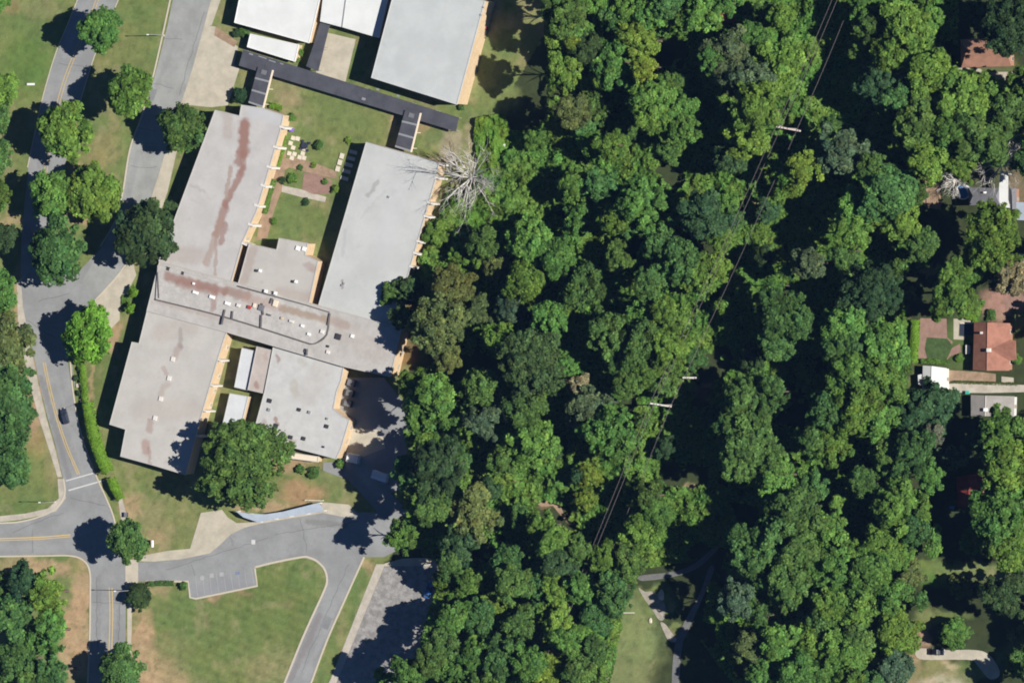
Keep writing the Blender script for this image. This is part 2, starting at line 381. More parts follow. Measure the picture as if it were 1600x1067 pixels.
# ---------------------------------------------------------------- ground
def make_ground():
    xs = np.concatenate([[-1500, -600, -260], np.arange(-178, 178.1, .5), [260, 600, 1500]])
    ys = np.concatenate([[-1500, -500, -180], np.arange(-112, 112.1, .5), [180, 500, 1500]])
    X, Y = np.meshgrid(xs, ys, indexing='ij')
    # back to photo pixels at z = 0
    nx, ny = X.shape
    dx = X-CAM.x; dy = Y-CAM.y; dz = -CAM.z
    fwd = (-math.sin(TH), -math.cos(TH))
    dep = dx*fwd[0]+dz*fwd[1]
    rx = dx*math.cos(TH)-dz*math.sin(TH)
    PXX = 800+rx/dep*DIST/PX; PYY = 533.5-dy/dep*DIST/PX
    wx = PXX+(fbm(X, Y, 3.0, 1)-.5)*26; wy = PYY+(fbm(X, Y, 3.0, 2)-.5)*26
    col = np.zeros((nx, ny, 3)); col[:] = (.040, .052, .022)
    def poly(p, c, warp=1.0, st=1.0):
        ax = PXX+(wx-PXX)*warp; ay = PYY+(wy-PYY)*warp
        m = inpoly(ax, ay, p)[..., None]*st
        col[:] = col*(1-m)+np.array(c)*m
    def blob(cx, cy, rx, ry, c, st=.9):
        d = np.sqrt(((wx-cx)/rx)**2+((wy-cy)/ry)**2)
        m = np.clip((1.25-d)/.6, 0, 1)[..., None]*st
        col[:] = col*(1-m)+np.array(c)*m
    GRS = (.150, .180, .062); DRY = (.225, .21, .10); DIRT = (.35, .25, .145); GRN = (.105, .158, .05); LUSH = (.075, .155, .03)
    # west of the wood: lawns
    poly([(-500, -300), (850, -300), (850, 60), (770, 190), (740, 330), (670, 440), (640, 560), (640, 700), (640, 830), (600, 880), (640, 1300), (-500, 1300)], GRS, .4)
    n1 = fbm(X, Y, 14, 5)
    m = np.clip((n1-.5)*5, 0, 1)[..., None]*(col[..., 1:2] > .14)
    col[:] = col*(1-m*.55)+np.array(DRY)*m*.55
    n2 = fbm(X, Y, 9, 8); m = np.clip((n2-.52)*6, 0, 1)[..., None]*(col[..., 1:2] > .14)
    col[:] = col*(1-m*.6)+np.array(GRN)*m*.6
    for b in [(40, 100, 40, 50, LUSH, .5), (30, 30, 40, 30, GRN, .6), (10, 5, 22, 18, (.25, .18, .09), .6), (60, 10, 30, 20, DRY, .5),
              (185, 75, 45, 40, (.17, .17, .065), .5), (160, 235, 30, 28, (.25, .2, .1), .6), (190, 60, 40, 40, GRS, .4),
              (130, 270, 26, 14, DIRT, .8), (30, 275, 18, 20, GRS, .8), (15, 345, 30, 10, DIRT, .7), (115, 343, 60, 9, DIRT, .8),
              (30, 470, 8, 60, DIRT, .9), (36, 500, 6, 45, DIRT, .9), (50, 590, 12, 40, DIRT, .85), (55, 650, 14, 40, (.36, .23, .15), .8),
              (60, 690, 20, 22, (.26, .2, .09), .7), (40, 740, 30, 40, GRS, .6), (20, 790, 40, 12, GRN, .7), (80, 720, 14, 40, DRY, .5),
              (175, 500, 12, 60, DIRT, .8), (183, 535, 8, 25, DIRT, .9), (150, 590, 14, 60, (.11, .14, .045), .8), (143, 600, 4, 50, DIRT, .7),
              (205, 790, 20, 22, DIRT, .8), (235, 810, 24, 30, DRY, .8), (240, 845, 26, 16, DIRT, .55), (280, 800, 22, 34, GRS, .6), (215, 740, 30, 30, GRS, .4),
              (60, 885, 60, 16, DIRT, .95), (125, 940, 16, 90, DIRT, 1), (120, 1000, 26, 70, DIRT, 1), (20, 880, 30, 10, DRY, .8), (120, 885, 12, 12, GRS, .7),
              (222, 1020, 24, 70, DIRT, .95), (250, 1060, 50, 34, DIRT, .85), (230, 985, 14, 30, DIRT, .8), (230, 920, 26, 10, DIRT, .6),
              (270, 1010, 34, 30, DRY, .6), (340, 1000, 90, 70, (.12, .16, .05), .6), (420, 950, 70, 60, (.11, .155, .045), .7), (300, 960, 60, 30, GRN, .5), (470, 900, 26, 30, GRN, .7),
              (335, 936, 14, 6, (.3, .2, .12), .8), (380, 926, 14, 6, (.27, .19, .11), .6), (402, 1050, 24, 24, DRY, .5), (440, 1040, 30, 30, DRY, .45),
              (470, 770, 40, 24, (.30, .20, .11), .9), (480, 745, 22, 14, GRS, .6), (415, 795, 50, 6, DIRT, .9), (440, 720, 60, 16, (.34, .22, .14), .7),
              (560, 940, 12, 120, GRN, .7), (575, 885, 10, 14, DIRT, .7), (535, 990, 9, 60, DRY, .5),
              (520, 170, 60, 24, (.135, .17, .06), .6), (450, 150, 24, 14, (.28, .23, .13), .6), (560, 190, 30, 12, (.13, .17, .06), .5), (612, 190, 5, 14, DIRT, .9), (440, 160, 14, 10, DRY, .6),
              (455, 335, 24, 60, (.12, .165, .055), .8), (490, 340, 20, 30, (.12, .16, .05), .8), (500, 320, 14, 8, DRY, .7), (485, 275, 18, 8, GRN, .7),
              (675, 215, 22, 14, (.12, .16, .06), .7), (660, 200, 10, 14, DIRT, .5), (705, 230, 16, 30, (.30, .25, .17), .8), (735, 210, 10, 30, (.28, .22, .14), .6), (690, 250, 12, 5, DIRT, .8),
              (785, 155, 30, 24, GRS, .9), (770, 20, 14, 40, (.28, .23, .15), .6),
              (700, 320, 30, 30, (.16, .16, .09), .7), (670, 420, 26, 24, (.14, .17, .07), .8), (688, 415, 16, 14, DIRT, .95), (675, 440, 14, 18, DIRT, .7), (665, 460, 16, 12, (.33, .25, .12), .5),
              (650, 480, 20, 40, (.14, .07, .04), .7), (640, 540, 14, 40, (.14, .07, .04), .6), (625, 565, 12, 20, (.2, .1, .05), .5),
              # clearings in the wood and the gardens on the east side
              (1185, 332, 26, 16, (.20, .19, .08), .95), (1135, 440, 10, 40, (.17, .19, .07), .9), (1145, 400, 8, 40, (.15, .17, .06), .6), (1270, 128, 22, 22, (.16, .19, .07), .8), (1258, 142, 14, 10, DRY, .8),
              (1078, 604, 14, 12, (.42, .31, .13), .9), (1108, 607, 8, 6, (.42, .24, .13), .9), (1090, 610, 26, 14, (.2, .12, .07), .7),
              (1090, 772, 34, 16, (.15, .19, .07), .95), (1078, 762, 20, 5, (.35, .23, .16), .9), (1240, 705, 14, 14, (.17, .12, .08), .7), (1230, 625, 14, 8, (.2, .12, .07), .6),
              (1030, 945, 12, 18, (.36, .33, .25), .9), (990, 1000, 44, 70, (.165, .20, .08), 1), (975, 1060, 50, 40, (.16, .18, .075), 1), (1030, 940, 26, 26, (.13, .17, .06), .9), (1020, 930, 30, 14, GRS, .7), (960, 960, 30, 22, GRN, .5), (1060, 985, 14, 8, GRS, .8),
              (1480, 890, 90, 14, (.13, .18, .055), .95), (1540, 895, 60, 16, (.15, .18, .07), .95), (1420, 882, 40, 8, (.13, .18, .05), .9), (1460, 905, 20, 14, LUSH, .8),
              (1445, 970, 22, 18, (.16, .18, .07), .9), (1480, 963, 34, 8, (.14, .18, .06), .8), (1440, 1000, 16, 18, (.33, .22, .15), .8), (1425, 1045, 16, 30, DIRT, .7),
              (1470, 1050, 60, 24, (.19, .19, .08), 1), (1485, 1038, 16, 8, (.38, .32, .2), .8), (1470, 1062, 40, 10, (.4, .35, .25), .8), (1520, 1045, 24, 20, GRN, .7),
              (1580, 1020, 20, 30, GRN, .6), (1590, 880, 12, 6, (.28, .2, .13), .7), (1415, 520, 14, 40, (.15, .17, .06), .7), (1430, 600, 14, 30, (.15, .18, .06), .7), (1420, 640, 30, 20, GRN, .5),
              (1452, 420, 26, 7, (.26, .2, .11), .7), (1570, 415, 30, 10, (.2, .2, .08), .7), (1570, 475, 40, 24, (.33, .19, .15), .9), (1545, 490, 24, 8, (.3, .2, .14), .8), (1590, 500, 16, 16, GRS, .7),
              (1520, 500, 12, 8, LUSH, .8), (1500, 535, 40, 40, (.10, .15, .045), .7), (1470, 250, 40, 20, (.1, .13, .05), .5), (1560, 280, 60, 40, (.12, .13, .07), .5), (1590, 300, 24, 40, (.2, .15, .1), .6), (1540, 110, 60, 22, (.15, .17, .07), .6),
              (1010, 250, 24, 8, (.3, .18, .11), .8), (980, 240, 16, 24, LUSH, .6), (1000, 235, 14, 12, (.16, .09, .06), .7), (953, 460, 10, 6, (.4, .25, .2), .9), (955, 430, 6, 10, (.3, .2, .16), .8), (1135, 40, 20, 6, (.36, .22, .15), .8), (1127, 18, 14, 6, (.3, .13, .08), .7), (1170, 150, 60, 60, (.1, .12, .06), .5),
              (560, 620, 50, 70, (.10, .10, .06), .8), (900, 780, 30, 30, (.06, .08, .03), .6), (850, 770, 40, 20, (.3, .2, .12), .6), (848, 772, 12, 7, LUSH, .9), (867, 768, 8, 6, (.4, .28, .14), .9)]:
        blob(*b)
    isl = inpoly(wx, wy, [(212, 912), (300, 935), (400, 915), (405, 885), (505, 880), (500, 930), (435, 1090), (215, 1090)])
    stripe = 1+.05*np.sign(np.sin((X*.35+Y*.94)*2*math.pi/2.6+1.2*fbm(X, Y, 12, 50)))
    col[:] = col*np.where(isl, stripe, 1)[..., None]
    weeds = np.clip((fbm(X, Y, 1.3, 61, 2)-.66)*9, 0, 1)[..., None]*(col[..., 1:2] > .13)
    col[:] = col*(1-weeds*.35)+np.array((.05, .09, .025))*weeds*.35
    worn = np.clip((fbm(X, Y, 5.5, 71, 4)-.60)*9, 0, 1)[..., None]*(col[..., 1:2] > .13)
    col[:] = col*(1-worn*.35)+np.array((.30, .24, .14))*worn*.35
    # broad variation of grass and litter
    v = .74+.52*fbm(X, Y, 1.8, 21)
    h = (fbm(X, Y, 5, 31)-.5)[..., None]*np.array([.10, .0, .02])
    col = np.clip(col*v[..., None]*(1+h*2.0), .004, .8)
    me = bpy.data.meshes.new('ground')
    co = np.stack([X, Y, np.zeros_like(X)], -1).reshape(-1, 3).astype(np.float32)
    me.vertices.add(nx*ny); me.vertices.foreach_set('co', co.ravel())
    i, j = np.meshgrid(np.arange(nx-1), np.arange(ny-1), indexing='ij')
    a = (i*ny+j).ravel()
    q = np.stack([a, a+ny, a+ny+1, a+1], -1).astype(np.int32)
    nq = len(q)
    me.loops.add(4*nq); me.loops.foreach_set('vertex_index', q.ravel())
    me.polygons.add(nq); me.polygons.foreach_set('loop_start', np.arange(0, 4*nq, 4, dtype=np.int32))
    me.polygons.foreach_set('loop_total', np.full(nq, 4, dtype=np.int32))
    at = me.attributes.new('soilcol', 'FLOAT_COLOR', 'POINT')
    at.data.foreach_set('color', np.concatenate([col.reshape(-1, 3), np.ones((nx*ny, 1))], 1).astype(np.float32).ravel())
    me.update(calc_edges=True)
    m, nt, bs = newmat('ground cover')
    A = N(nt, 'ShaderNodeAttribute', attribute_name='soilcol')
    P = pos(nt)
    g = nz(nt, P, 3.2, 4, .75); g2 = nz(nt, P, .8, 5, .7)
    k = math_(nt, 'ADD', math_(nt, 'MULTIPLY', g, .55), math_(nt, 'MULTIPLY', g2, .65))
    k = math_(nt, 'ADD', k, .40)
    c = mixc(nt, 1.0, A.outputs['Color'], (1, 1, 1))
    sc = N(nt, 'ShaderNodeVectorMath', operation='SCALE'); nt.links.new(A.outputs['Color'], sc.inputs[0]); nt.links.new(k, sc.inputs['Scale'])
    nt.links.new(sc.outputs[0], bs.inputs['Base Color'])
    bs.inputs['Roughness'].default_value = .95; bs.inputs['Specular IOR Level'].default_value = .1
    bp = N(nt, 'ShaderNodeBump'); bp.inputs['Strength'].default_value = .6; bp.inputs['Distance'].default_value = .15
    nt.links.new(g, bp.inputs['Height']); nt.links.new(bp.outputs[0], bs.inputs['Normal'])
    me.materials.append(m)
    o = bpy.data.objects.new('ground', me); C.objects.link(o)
    tag(o, kind='structure')
make_ground()

_sheet = [0]
def sheet(name, pts, mat, z, kind='structure', sm=False):
    p = UP(smooth(pts, 5, True) if sm else pts, 0)
    p = ccw(p)
    me = bpy.data.meshes.new(name)
    bm = bmesh.new()
    vs = [bm.verts.new((x, y, z)) for x, y in p]
    f = bm.faces.new(vs); f.normal_update(); bmesh.ops.triangulate(bm, faces=[f]); bm.to_mesh(me); bm.free()
    me.materials.append(mat)
    o = bpy.data.objects.new(name, me); C.objects.link(o)
    tag(o, kind=kind)
    return o
def kerb(pts, sm=True, wd=.42, h=.13, name='kerb'):
    p = smooth(pts, 6) if sm else pts
    o = MB().strip(UP(p), wd, -.05, h).build(name, M['curb']); tag(o, kind='structure'); return o
def line(name, pts, wd, mat, z, sm=True):
    p = smooth(pts, 6) if sm else pts
    o = MB().strip(UP(p), wd, z-.012, z).build(name, mat); tag(o, kind='structure'); return o

# --- street on the west side, coming down from the top and bending south-east to the junction
st_l = [(128, -20), (122, 0), (104, 45), (86, 90), (75, 125), (66, 160), (54, 210), (44, 262), (38, 320), (33, 380), (32, 440), (36, 480), (44, 520), (54, 562), (62, 600), (74, 650), (88, 700), (98, 745), (102, 772), (88, 795), (62, 809), (30, 816), (0, 818), (-60, 820)]
st_r = [(-60, 868), (0, 868), (70, 866), (110, 866), (131, 873), (141, 892), (142, 930), (141, 1000), (137, 1090), (196, 1090), (196, 1000), (197, 912), (197, 876), (190, 860), (184, 840), (176, 806), (164, 776), (150, 745), (133, 700), (120, 652), (112, 604), (106, 565), (112, 520), (131, 486), (150, 467), (180, 434), (205, 400), (236, 311), (247, 274), (259, 236), (282, 165), (300, 110), (318, 45), (330, 0), (334, -20), (274, -20), (270, 0), (262, 40), (250, 88), (240, 125), (225, 175), (204, 234), (198, 268), (193, 300), (182, 345), (160, 385), (120, 428), (78, 432), (84, 380), (92, 320), (101, 262), (112, 205), (124, 160), (146, 90), (165, 45), (184, 0), (190, -20)]
sheet('road', st_l+st_r, M['asphalt'], .02)
# bus loop surface: paler
sheet('road', [(334, -20), (330, 0), (318, 45), (300, 110), (282, 165), (259, 236), (247, 274), (236, 311), (205, 400), (180, 434), (150, 467), (128, 440), (160, 385), (182, 345), (193, 300), (198, 268), (204, 234), (225, 175), (240, 125), (250, 88), (262, 40), (270, 0), (274, -20)], M['asphalt2'], .04)
kerb([(270, -20), (266, 0), (253, 60), (238, 125), (222, 180), (203, 234), (192, 300), (180, 345), (157, 385)])
kerb([(132, 487), (150, 468), (181, 434), (207, 400)])
kerb([(113, 604), (121, 652), (134, 700), (151, 745), (165, 776), (177, 806), (184, 838)])
kerb([(110, 566), (113, 604)], False)
kerb([(-60, 869), (0, 869), (70, 868), (110, 868), (130, 875), (140, 892), (141, 930), (140, 1000), (136, 1090)])
kerb([(99, 748), (101, 772), (87, 794), (62, 807), (30, 815), (0, 817), (-60, 819)])
kerb([(127, -20), (121, 0), (103, 45), (85, 90), (65, 160), (43, 262)], True, .25, .08)
kerb([(191, -20), (185, 0), (166, 45), (147, 90), (125, 160)], True, .25, .08)
# pavements
sheet('pavement', [(40, 430), (33, 440), (36, 480), (44, 520), (52, 560), (60, 600), (72, 650), (86, 700), (97, 745), (90, 745), (76, 700), (60, 650), (48, 605), (38, 560), (28, 500), (26, 440)], M['pavement'], .05)
sheet('pavement', [(90, 748), (98, 748), (103, 778), (88, 798), (60, 806), (30, 812), (0, 815), (-60, 817), (-60, 808), (0, 806), (40, 802), (75, 794), (92, 778)], M['pavement'], .055)
sheet('pavement', [(334, -20), (350, -20), (345, 0), (331, 40), (322, 42), (318, 45), (330, 0)], M['concrete'], .06)
sheet('pavement', [(322, 40), (337, 42), (372, 74), (366, 102), (374, 108), (356, 165), (330, 168), (300, 165), (282, 165), (300, 110), (318, 45)], M['concrete'], .065)
sheet('pavement', [(337, 42), (372, 66), (366, 74), (335, 56)], M['soil'], .085)
sheet('pavement', [(259, 236), (277, 234), (262, 300), (246, 345), (236, 352), (222, 360), (236, 311)], M['concrete'], .06)
sheet('pavement', [(182, 434), (207, 405), (213, 430), (200, 455), (188, 480), (187, 500), (172, 515), (150, 492), (133, 488), (150, 470)], M['concrete'], .06)
sheet('pavement', [(199, 925), (207, 925), (205, 1022), (203, 1090), (197, 1090), (199, 1022)], M['concrete'], .05)
sheet('pavement', [(184, 776), (190, 775), (200, 812), (205, 866), (190, 866), (192, 830)], M['pavement'], .03)
# junction apron and the drive of the southern car park
sheet('driveway', [(197, 878), (215, 878), (260, 876), (285, 872), (310, 868), (328, 862), (345, 848), (361, 832), (380, 823), (406, 816), (450, 808), (505, 800), (550, 800), (590, 800), (618, 790), (640, 800), (640, 850), (600, 870), (568, 870), (540, 933), (510, 1000), (482, 1075), (440, 1075), (470, 1006), (504, 927), (511, 909), (508, 891), (495, 877), (472, 870), (435, 877), (398, 886), (402, 915), (350, 926), (306, 935), (297, 933), (294, 908), (227, 908), (215, 908), (197, 915)], M['asphalt'], .045)
sheet('driveway', [(619, 800), (590, 800), (572, 780), (545, 750), (505, 735), (505, 722), (535, 722), (560, 725), (590, 748), (615, 775), (630, 790)], M['asphalt'], .07)
sheet('driveway', [(196, 874), (216, 874), (216, 909), (206, 918), (196, 920)], M['concrete'], .075)
sheet('pavement', [(210, 876), (216, 869), (262, 860), (297, 857), (314, 801), (347, 796), (356, 808), (370, 817), (406, 815), (450, 806), (505, 797), (505, 801), (450, 810), (406, 818), (382, 824), (361, 834), (345, 850), (328, 864), (285, 873), (240, 877)], M['concrete'], .09)
sheet('pavement', [(500, 784), (545, 788), (560, 803), (540, 808), (505, 801)], M['concrete'], .1)
kerb([(398, 886), (430, 878), (472, 870), (484, 871), (496, 877), (507, 889), (511, 907), (504, 928), (474, 994), (440, 1078)], True, .55, .14)
kerb([(228, 908), (294, 908), (297, 933), (306, 935), (350, 926), (402, 915), (398, 886)], False, .5, .14)
kerb([(569, 870), (541, 932), (511, 1000), (482, 1078)], True, .5, .14)
sheet('pavement', [(588, 881), (602, 881), (530, 1056), (520, 1080), (506, 1080), (516, 1062)], M['pavement'], .05)
sheet('parking_lot', [(602, 882), (640, 878), (700, 880), (700, 960), (660, 1080), (522, 1080), (530, 1056)], M['gravel'], .03)
sheet('parking_lot', [(630, 872), (700, 870), (705, 884), (600, 884), (601, 880)], M['concrete'], .055)
# loading yard behind the kitchen
sheet('loading_yard', [(536, 590), (600, 590), (640, 640), (640, 760), (610, 770), (560, 725), (530, 720), (545, 660), (522, 640)], M['asphalt'], .035)
sheet('loading_yard', [(548, 668), (596, 672), (602, 700), (580, 708), (562, 716), (530, 712), (536, 700)], M['concrete'], .055)
# courtyard paths
sheet('path', [(505, 50), (556, 62), (540, 128), (494, 114)], M['concrete'], .05)
sheet('path', [(448, 195), (447, 245), (443, 290), (428, 330), (418, 372), (400, 376), (408, 340), (422, 290), (432, 250), (440, 210)], M['soil'], .03)
sheet('path', [(446, 248), (462, 246), (500, 258), (526, 268), (526, 280), (490, 272), (452, 262), (440, 270)], M['soil'], .05)
sheet('path', [(441, 290), (470, 296), (510, 308), (508, 316), (470, 308), (440, 300)], M['pavement'], .055)
sheet('path', [(475, 270), (497, 272), (520, 282), (514, 303), (490, 304), (472, 296)], M['brickpave'], .06)
# woodland trails
sheet('path', [(792, 747), (832, 748), (832, 752), (815, 756), (840, 776), (850, 784), (862, 772), (868, 762), (874, 763), (872, 780), (880, 800), (895, 820), (888, 818), (872, 800), (864, 790), (846, 791), (825, 778)], M['soil'], .04)
M['shadepath'] = stained('path asphalt darkened for shade', (.15, .15, .15), .12, (.12, .11, .09), (), patch=.6, scale=.5, speck=.2)  # asphalt colour taken darker so these paths look shaded
M['dirtpath'] = stained('worn gravel track', (.33, .30, .25), .15, (.20, .18, .12), (), patch=.7, scale=.6, speck=.2)
sheet('path', [(998, 918), (1008, 924), (1020, 924), (1034, 934), (1040, 950), (1038, 966), (1030, 968), (1018, 950), (1006, 934)], M['dirtpath'], .04, sm=True)
sheet('path', [(1032, 972), (1040, 975), (1050, 988), (1060, 1002), (1046, 1001), (1038, 988)], M['dirtpath'], .05, sm=True)
sheet('path', [(1000, 899), (1050, 893), (1085, 880), (1118, 852), (1123, 856), (1092, 886), (1055, 900), (1005, 907)], M['shadepath'], .06, sm=True)
sheet('path', [(1108, 886), (1116, 888), (1104, 920), (1080, 975), (1066, 1010), (1060, 1080), (1050, 1080), (1054, 1010), (1070, 970), (1094, 925)], M['shadepath'], .055, sm=True)
# east side drives and yards
sheet('driveway', [(1480, 104), (1532, 108), (1536, 112), (1562, 113), (1610, 112), (1620, 126), (1560, 126), (1520, 122), (1500, 118)], M['concrete'], .04)
sheet('driveway', [(1435, 1013), (1476, 1015), (1524, 1015), (1545, 1022), (1560, 1042), (1561, 1056), (1546, 1060), (1528, 1040), (1518, 1031), (1490, 1030), (1437, 1029)], M['concrete'], .05, sm=True)
sheet('driveway', [(1372, 1056), (1395, 1058), (1392, 1075), (1370, 1072)], M['concrete'], .04)
sheet('driveway', [(1480, 578), (1530, 581), (1556, 584), (1556, 596), (1490, 594), (1480, 597)], M['soil'], .04)
sheet('driveway', [(1478, 600), (1500, 598), (1620, 602), (1620, 612), (1540, 614), (1478, 613)], M['pavement'], .045)
sheet('driveway', [(1565, 588), (1584, 590), (1584, 598), (1565, 598)], M['concrete'], .06)
sheet('patio', [(1438, 497), (1479, 498), (1480, 527), (1489, 534), (1485, 545), (1500, 537), (1502, 550), (1486, 556), (1480, 562), (1434, 562)], M['brickpave'], .04)
sheet('lawn', [(1448, 527), (1480, 529), (1489, 540), (1484, 552), (1479, 562), (1449, 561), (1445, 545)], M['lawn'], .06)
sheet('patio', [(1570, 465), (1625, 462), (1625, 480), (1572, 484)], M['brickpave'], .04)
sheet('patio', [(1490, 498), (1525, 498), (1524, 505), (1499, 505), (1498, 525), (1508, 526), (1507, 531), (1490, 530)], M['concrete'], .05)
sheet('patio', [(1443, 276), (1464, 278), (1470, 296), (1470, 328), (1450, 325), (1440, 320), (1441, 295)], M['soil'], .04)
sheet('driveway', [(1578, 396), (1620, 396), (1620, 406), (1577, 405)], M['concrete'], .04)

# sealed cracks, joints and patches in the roads
M['tar'] = plain('tar crack sealing', (.12, .12, .125), .7)
M['patch'] = stained('newer asphalt patch', (.21, .215, .22), .08, (.16, .16, .16), (), patch=.4, scale=.4, speck=.1)
_cr = random.Random(3)
for x0, y0, x1, y1 in ((72, 590, 110, 720), (100, 800, 20, 830), (150, 900, 152, 1010), (188, 925, 186, 1010), (260, 890, 420, 840), (430, 835, 560, 815), (545, 880, 470, 1050), (255, 60, 285, 62), (240, 130, 272, 138), (205, 260, 245, 262), (60, 470, 110, 460), (92, 100, 132, 104), (110, 778, 165, 790), (50, 828, 52, 864), (145, 940, 192, 942), (300, 880, 305, 905), (470, 810, 480, 862), (85, 640, 118, 632), (40, 500, 90, 530), (215, 200, 245, 206), (318, 20, 280, 150)):
    n_ = max(3, int(math.hypot(x1-x0, y1-y0)/9)); P_ = []
    for k in range(n_+1):
        P_.append((x0+(x1-x0)*k/n_+_cr.uniform(-1.6, 1.6), y0+(y1-y0)*k/n_+_cr.uniform(-1.6, 1.6)))
    line('crack_seal', P_, .11, M['tar'], .058, False)
for q in ([(178, 1000), (192, 1000), (191, 1024), (178, 1024)], [(508, 960), (520, 966), (512, 984), (500, 978)], [(232, 138), (246, 140), (240, 158), (227, 155)]):
    sheet('road_patch', q, M['patch'], .075)

# --- paint
for d in (-2.2, 2.2):
    line('road_marking', [(156+d, -20), (152+d, 0), (135+d, 45), (113+d, 95), (100+d, 130), (88+d, 175), (75+d, 240), (72+d, 262), (66+d, 330)], .2, M['yellow'], .06)
    line('road_marking', [(69+d*.7, 566), (76+d*.7, 600), (90+d*.7, 655), (106+d*.7, 702), (123+d*.7, 741)], .25, M['yellow'], .06)
    line('road_marking', [(173+d, 918), (174+d, 960), (172+d, 1030), (170+d, 1090)], .28, M['yellow'], .06)
line('road_marking', [(-60, 842), (0, 841), (60, 839), (110, 835)], .3, M['yellow'], .06)
line('road_marking', [(-60, 845), (0, 844), (60, 842), (110, 838)], .2, M['yellow'], .06)
line('road_marking', [(112, 568), (117, 604)], .18, M['faint'], .06)
line('crosswalk_line', [(103, 751), (146, 739)], .35, M['white'], .06, False)
line('crosswalk_line', [(107, 766), (163, 750)], .4, M['white'], .06, False)
# stall lines and painted squares in the small car park
for k in range(9):
    x = 308+k*11.0
    line('parking_line', [(x-3, 899-k*1.3), (x+1, 931-k*2.2)], .12, M['faint'], .08, False)
for x, y in ((331, 899), (346, 897), (316, 903)):
    sheet('parking_symbol', [(x-3, y-3), (x+3, y-3.5), (x+3, y+3), (x-3, y+3)], M['faint'], .085)
sheet('parking_symbol', [(368, 893), (375, 892), (375, 897), (368, 898)], plain('blue worn paint', (.16, .2, .3)), .085)
sheet('road_patch', [(393, 843), (399, 843), (399, 850), (393, 850)], M['white'], .08)

# ---------------------------------------------------------------- buildings
def block(root, pts, h, roofmat, rname='roof', label=None, z0=0.0, wallmat=None, trim=True, over=.35, thick=.35, trimw=.35, trimh=.12, tmat=None):
    """one roof with its trim and the walls under it; pts are the visible roof corners in the photo"""
    poly = ccw(UP(pts, h))
    rf = MB().prism(poly, h-thick, h).build(rname, roofmat, root)
    if label: rf['label'] = label
    if trim:
        mb = MB(); o = poly; i = inset(poly, trimw)
        n = len(o)
        b = len(mb.v)
        for k in range(n):
            mb.v += [(o[k][0], o[k][1], h-.02), (o[k][0], o[k][1], h+trimh), (i[k][0], i[k][1], h+trimh), (i[k][0], i[k][1], h-.02)]
        for k in range(n):
            a = b+4*k; c = b+4*((k+1) % n)
            mb.f += [[a, c, c+1, a+1], [a+1, c+1, c+2, a+2], [a+2, c+2, c+3, a+3]]
        mb.build('roof_edge', tmat or M['trim'], rf)
    MB().prism(inset(poly, over), z0, h-thick-.003, top=False).build('wall', wallmat or M['tan'], root)
    return rf

def vent(parent, px, py, h, w_, mat, hh=.6, name='roof_vent', ly=None, ang=-.3):
    x, y = U(px, py, h+hh)
    return MB().box((x, y, h+hh/2+.0), (w_, ly or w_, hh), ang).build(name, mat, parent)

def edge_fins(root, p0, p1, h, ts, name='fin', out=1.7, wid=.45):
    """white concrete fins standing out from the east wall"""
    A = Vector(U(*p0, h)); B = Vector(U(*p1, h)); d = (B-A).normalized(); nn = Vector((-d.y, d.x))
    if nn.x < 0: nn = -nn
    for t in ts:
        c = A+(B-A)*t+nn*(out/2-.25)
        MB().box((c.x, c.y, (h+.16)/2), (out, wid, h+.16), math.atan2(nn.y, nn.x)).build(name, M['fin'], root)

def wall_windows(root, p0, p1, h, n, z0, z1, fr=.7, off=-.30, mat=None):
    A = Vector(U(*p0, h)); B = Vector(U(*p1, h)); L = (B-A).length; d = (B-A).normalized(); nn = Vector((-d.y, d.x))
    if nn.x < 0: nn = -nn
    for k in range(n):
        t = (k+.5)/n; c = A+(B-A)*t+nn*off
        ang = math.atan2(d.y, d.x)
        f = MB().box((c.x, c.y, (z0+z1)/2), (L/n*fr, .12, z1-z0), ang).build('window', M['cream'], root)
        c2 = c+nn*.05
        MB().box((c2.x, c2.y, (z0+z1)/2), (L/n*fr-.3, .12, (z1-z0)-.3), ang).build('pane', mat or M['paneglass'], f)
M['paneglass'] = plain('window with pale blinds', (.34, .33, .30), .3, .5)

cxy = U(400, 470, 0)
school = thing('school_building', 'sprawling flat-roofed school with long parallel wings joined by a stained central block', 'school', (cxy[0], cxy[1], 0))
HJ, HL, HM, HS, HK, HO = 5.7, 6.6, 6.3, 5.6, 6.2, 5.2
stj = [(382, 195, 380, 240, 10.4, 0.94, BR), (376, 240, 372, 255, 7.8, 0.75, BR), (380, 240, 378, 270, 5.2, 0.62, BR), (380, 262, 352, 320, 5.9, 0.81, BR), (361, 262, 350, 320, 3.9, 0.69, BR2), (352, 320, 338, 365, 7.8, 0.75, BR),
       (345, 345, 322, 410, 6.5, 0.62, BR2), (352, 350, 345, 380, 5.2, 0.69, BR), (300, 290, 320, 300, 3, .3, GR), (355, 170, 356, 210, 10.4, 0.31, BR2), (338, 365, 336, 430, 3.2, 0.62, BR2), (395, 175, 440, 185, 12, .4, (.42, .44, .47)), (262, 395, 310, 400, 15.6, 0.31, BR2)]
m_j = stained('west wing roofing', (0.413, 0.401, 0.391), .05, (.33, .29, .26), stj, HJ, patch=.4, scale=.18, speck=.05)
block(school, [(336, 172), (374, 181), (377, 164), (411, 169), (443, 180), (438, 205), (401, 330), (379, 378), (362, 438), (362, 466), (255, 436), (247, 410)], HJ, m_j, label='pale roof of the west wing with a reddish brown stain')
stk_ = [(440, 460, 490, 470, 14, .35, BR2), (395, 390, 380, 440, 8, .4, BR2), (480, 415, 490, 420, 7, .4, BR), (440, 430, 470, 440, 20, .25, (.42, .40, .37))]
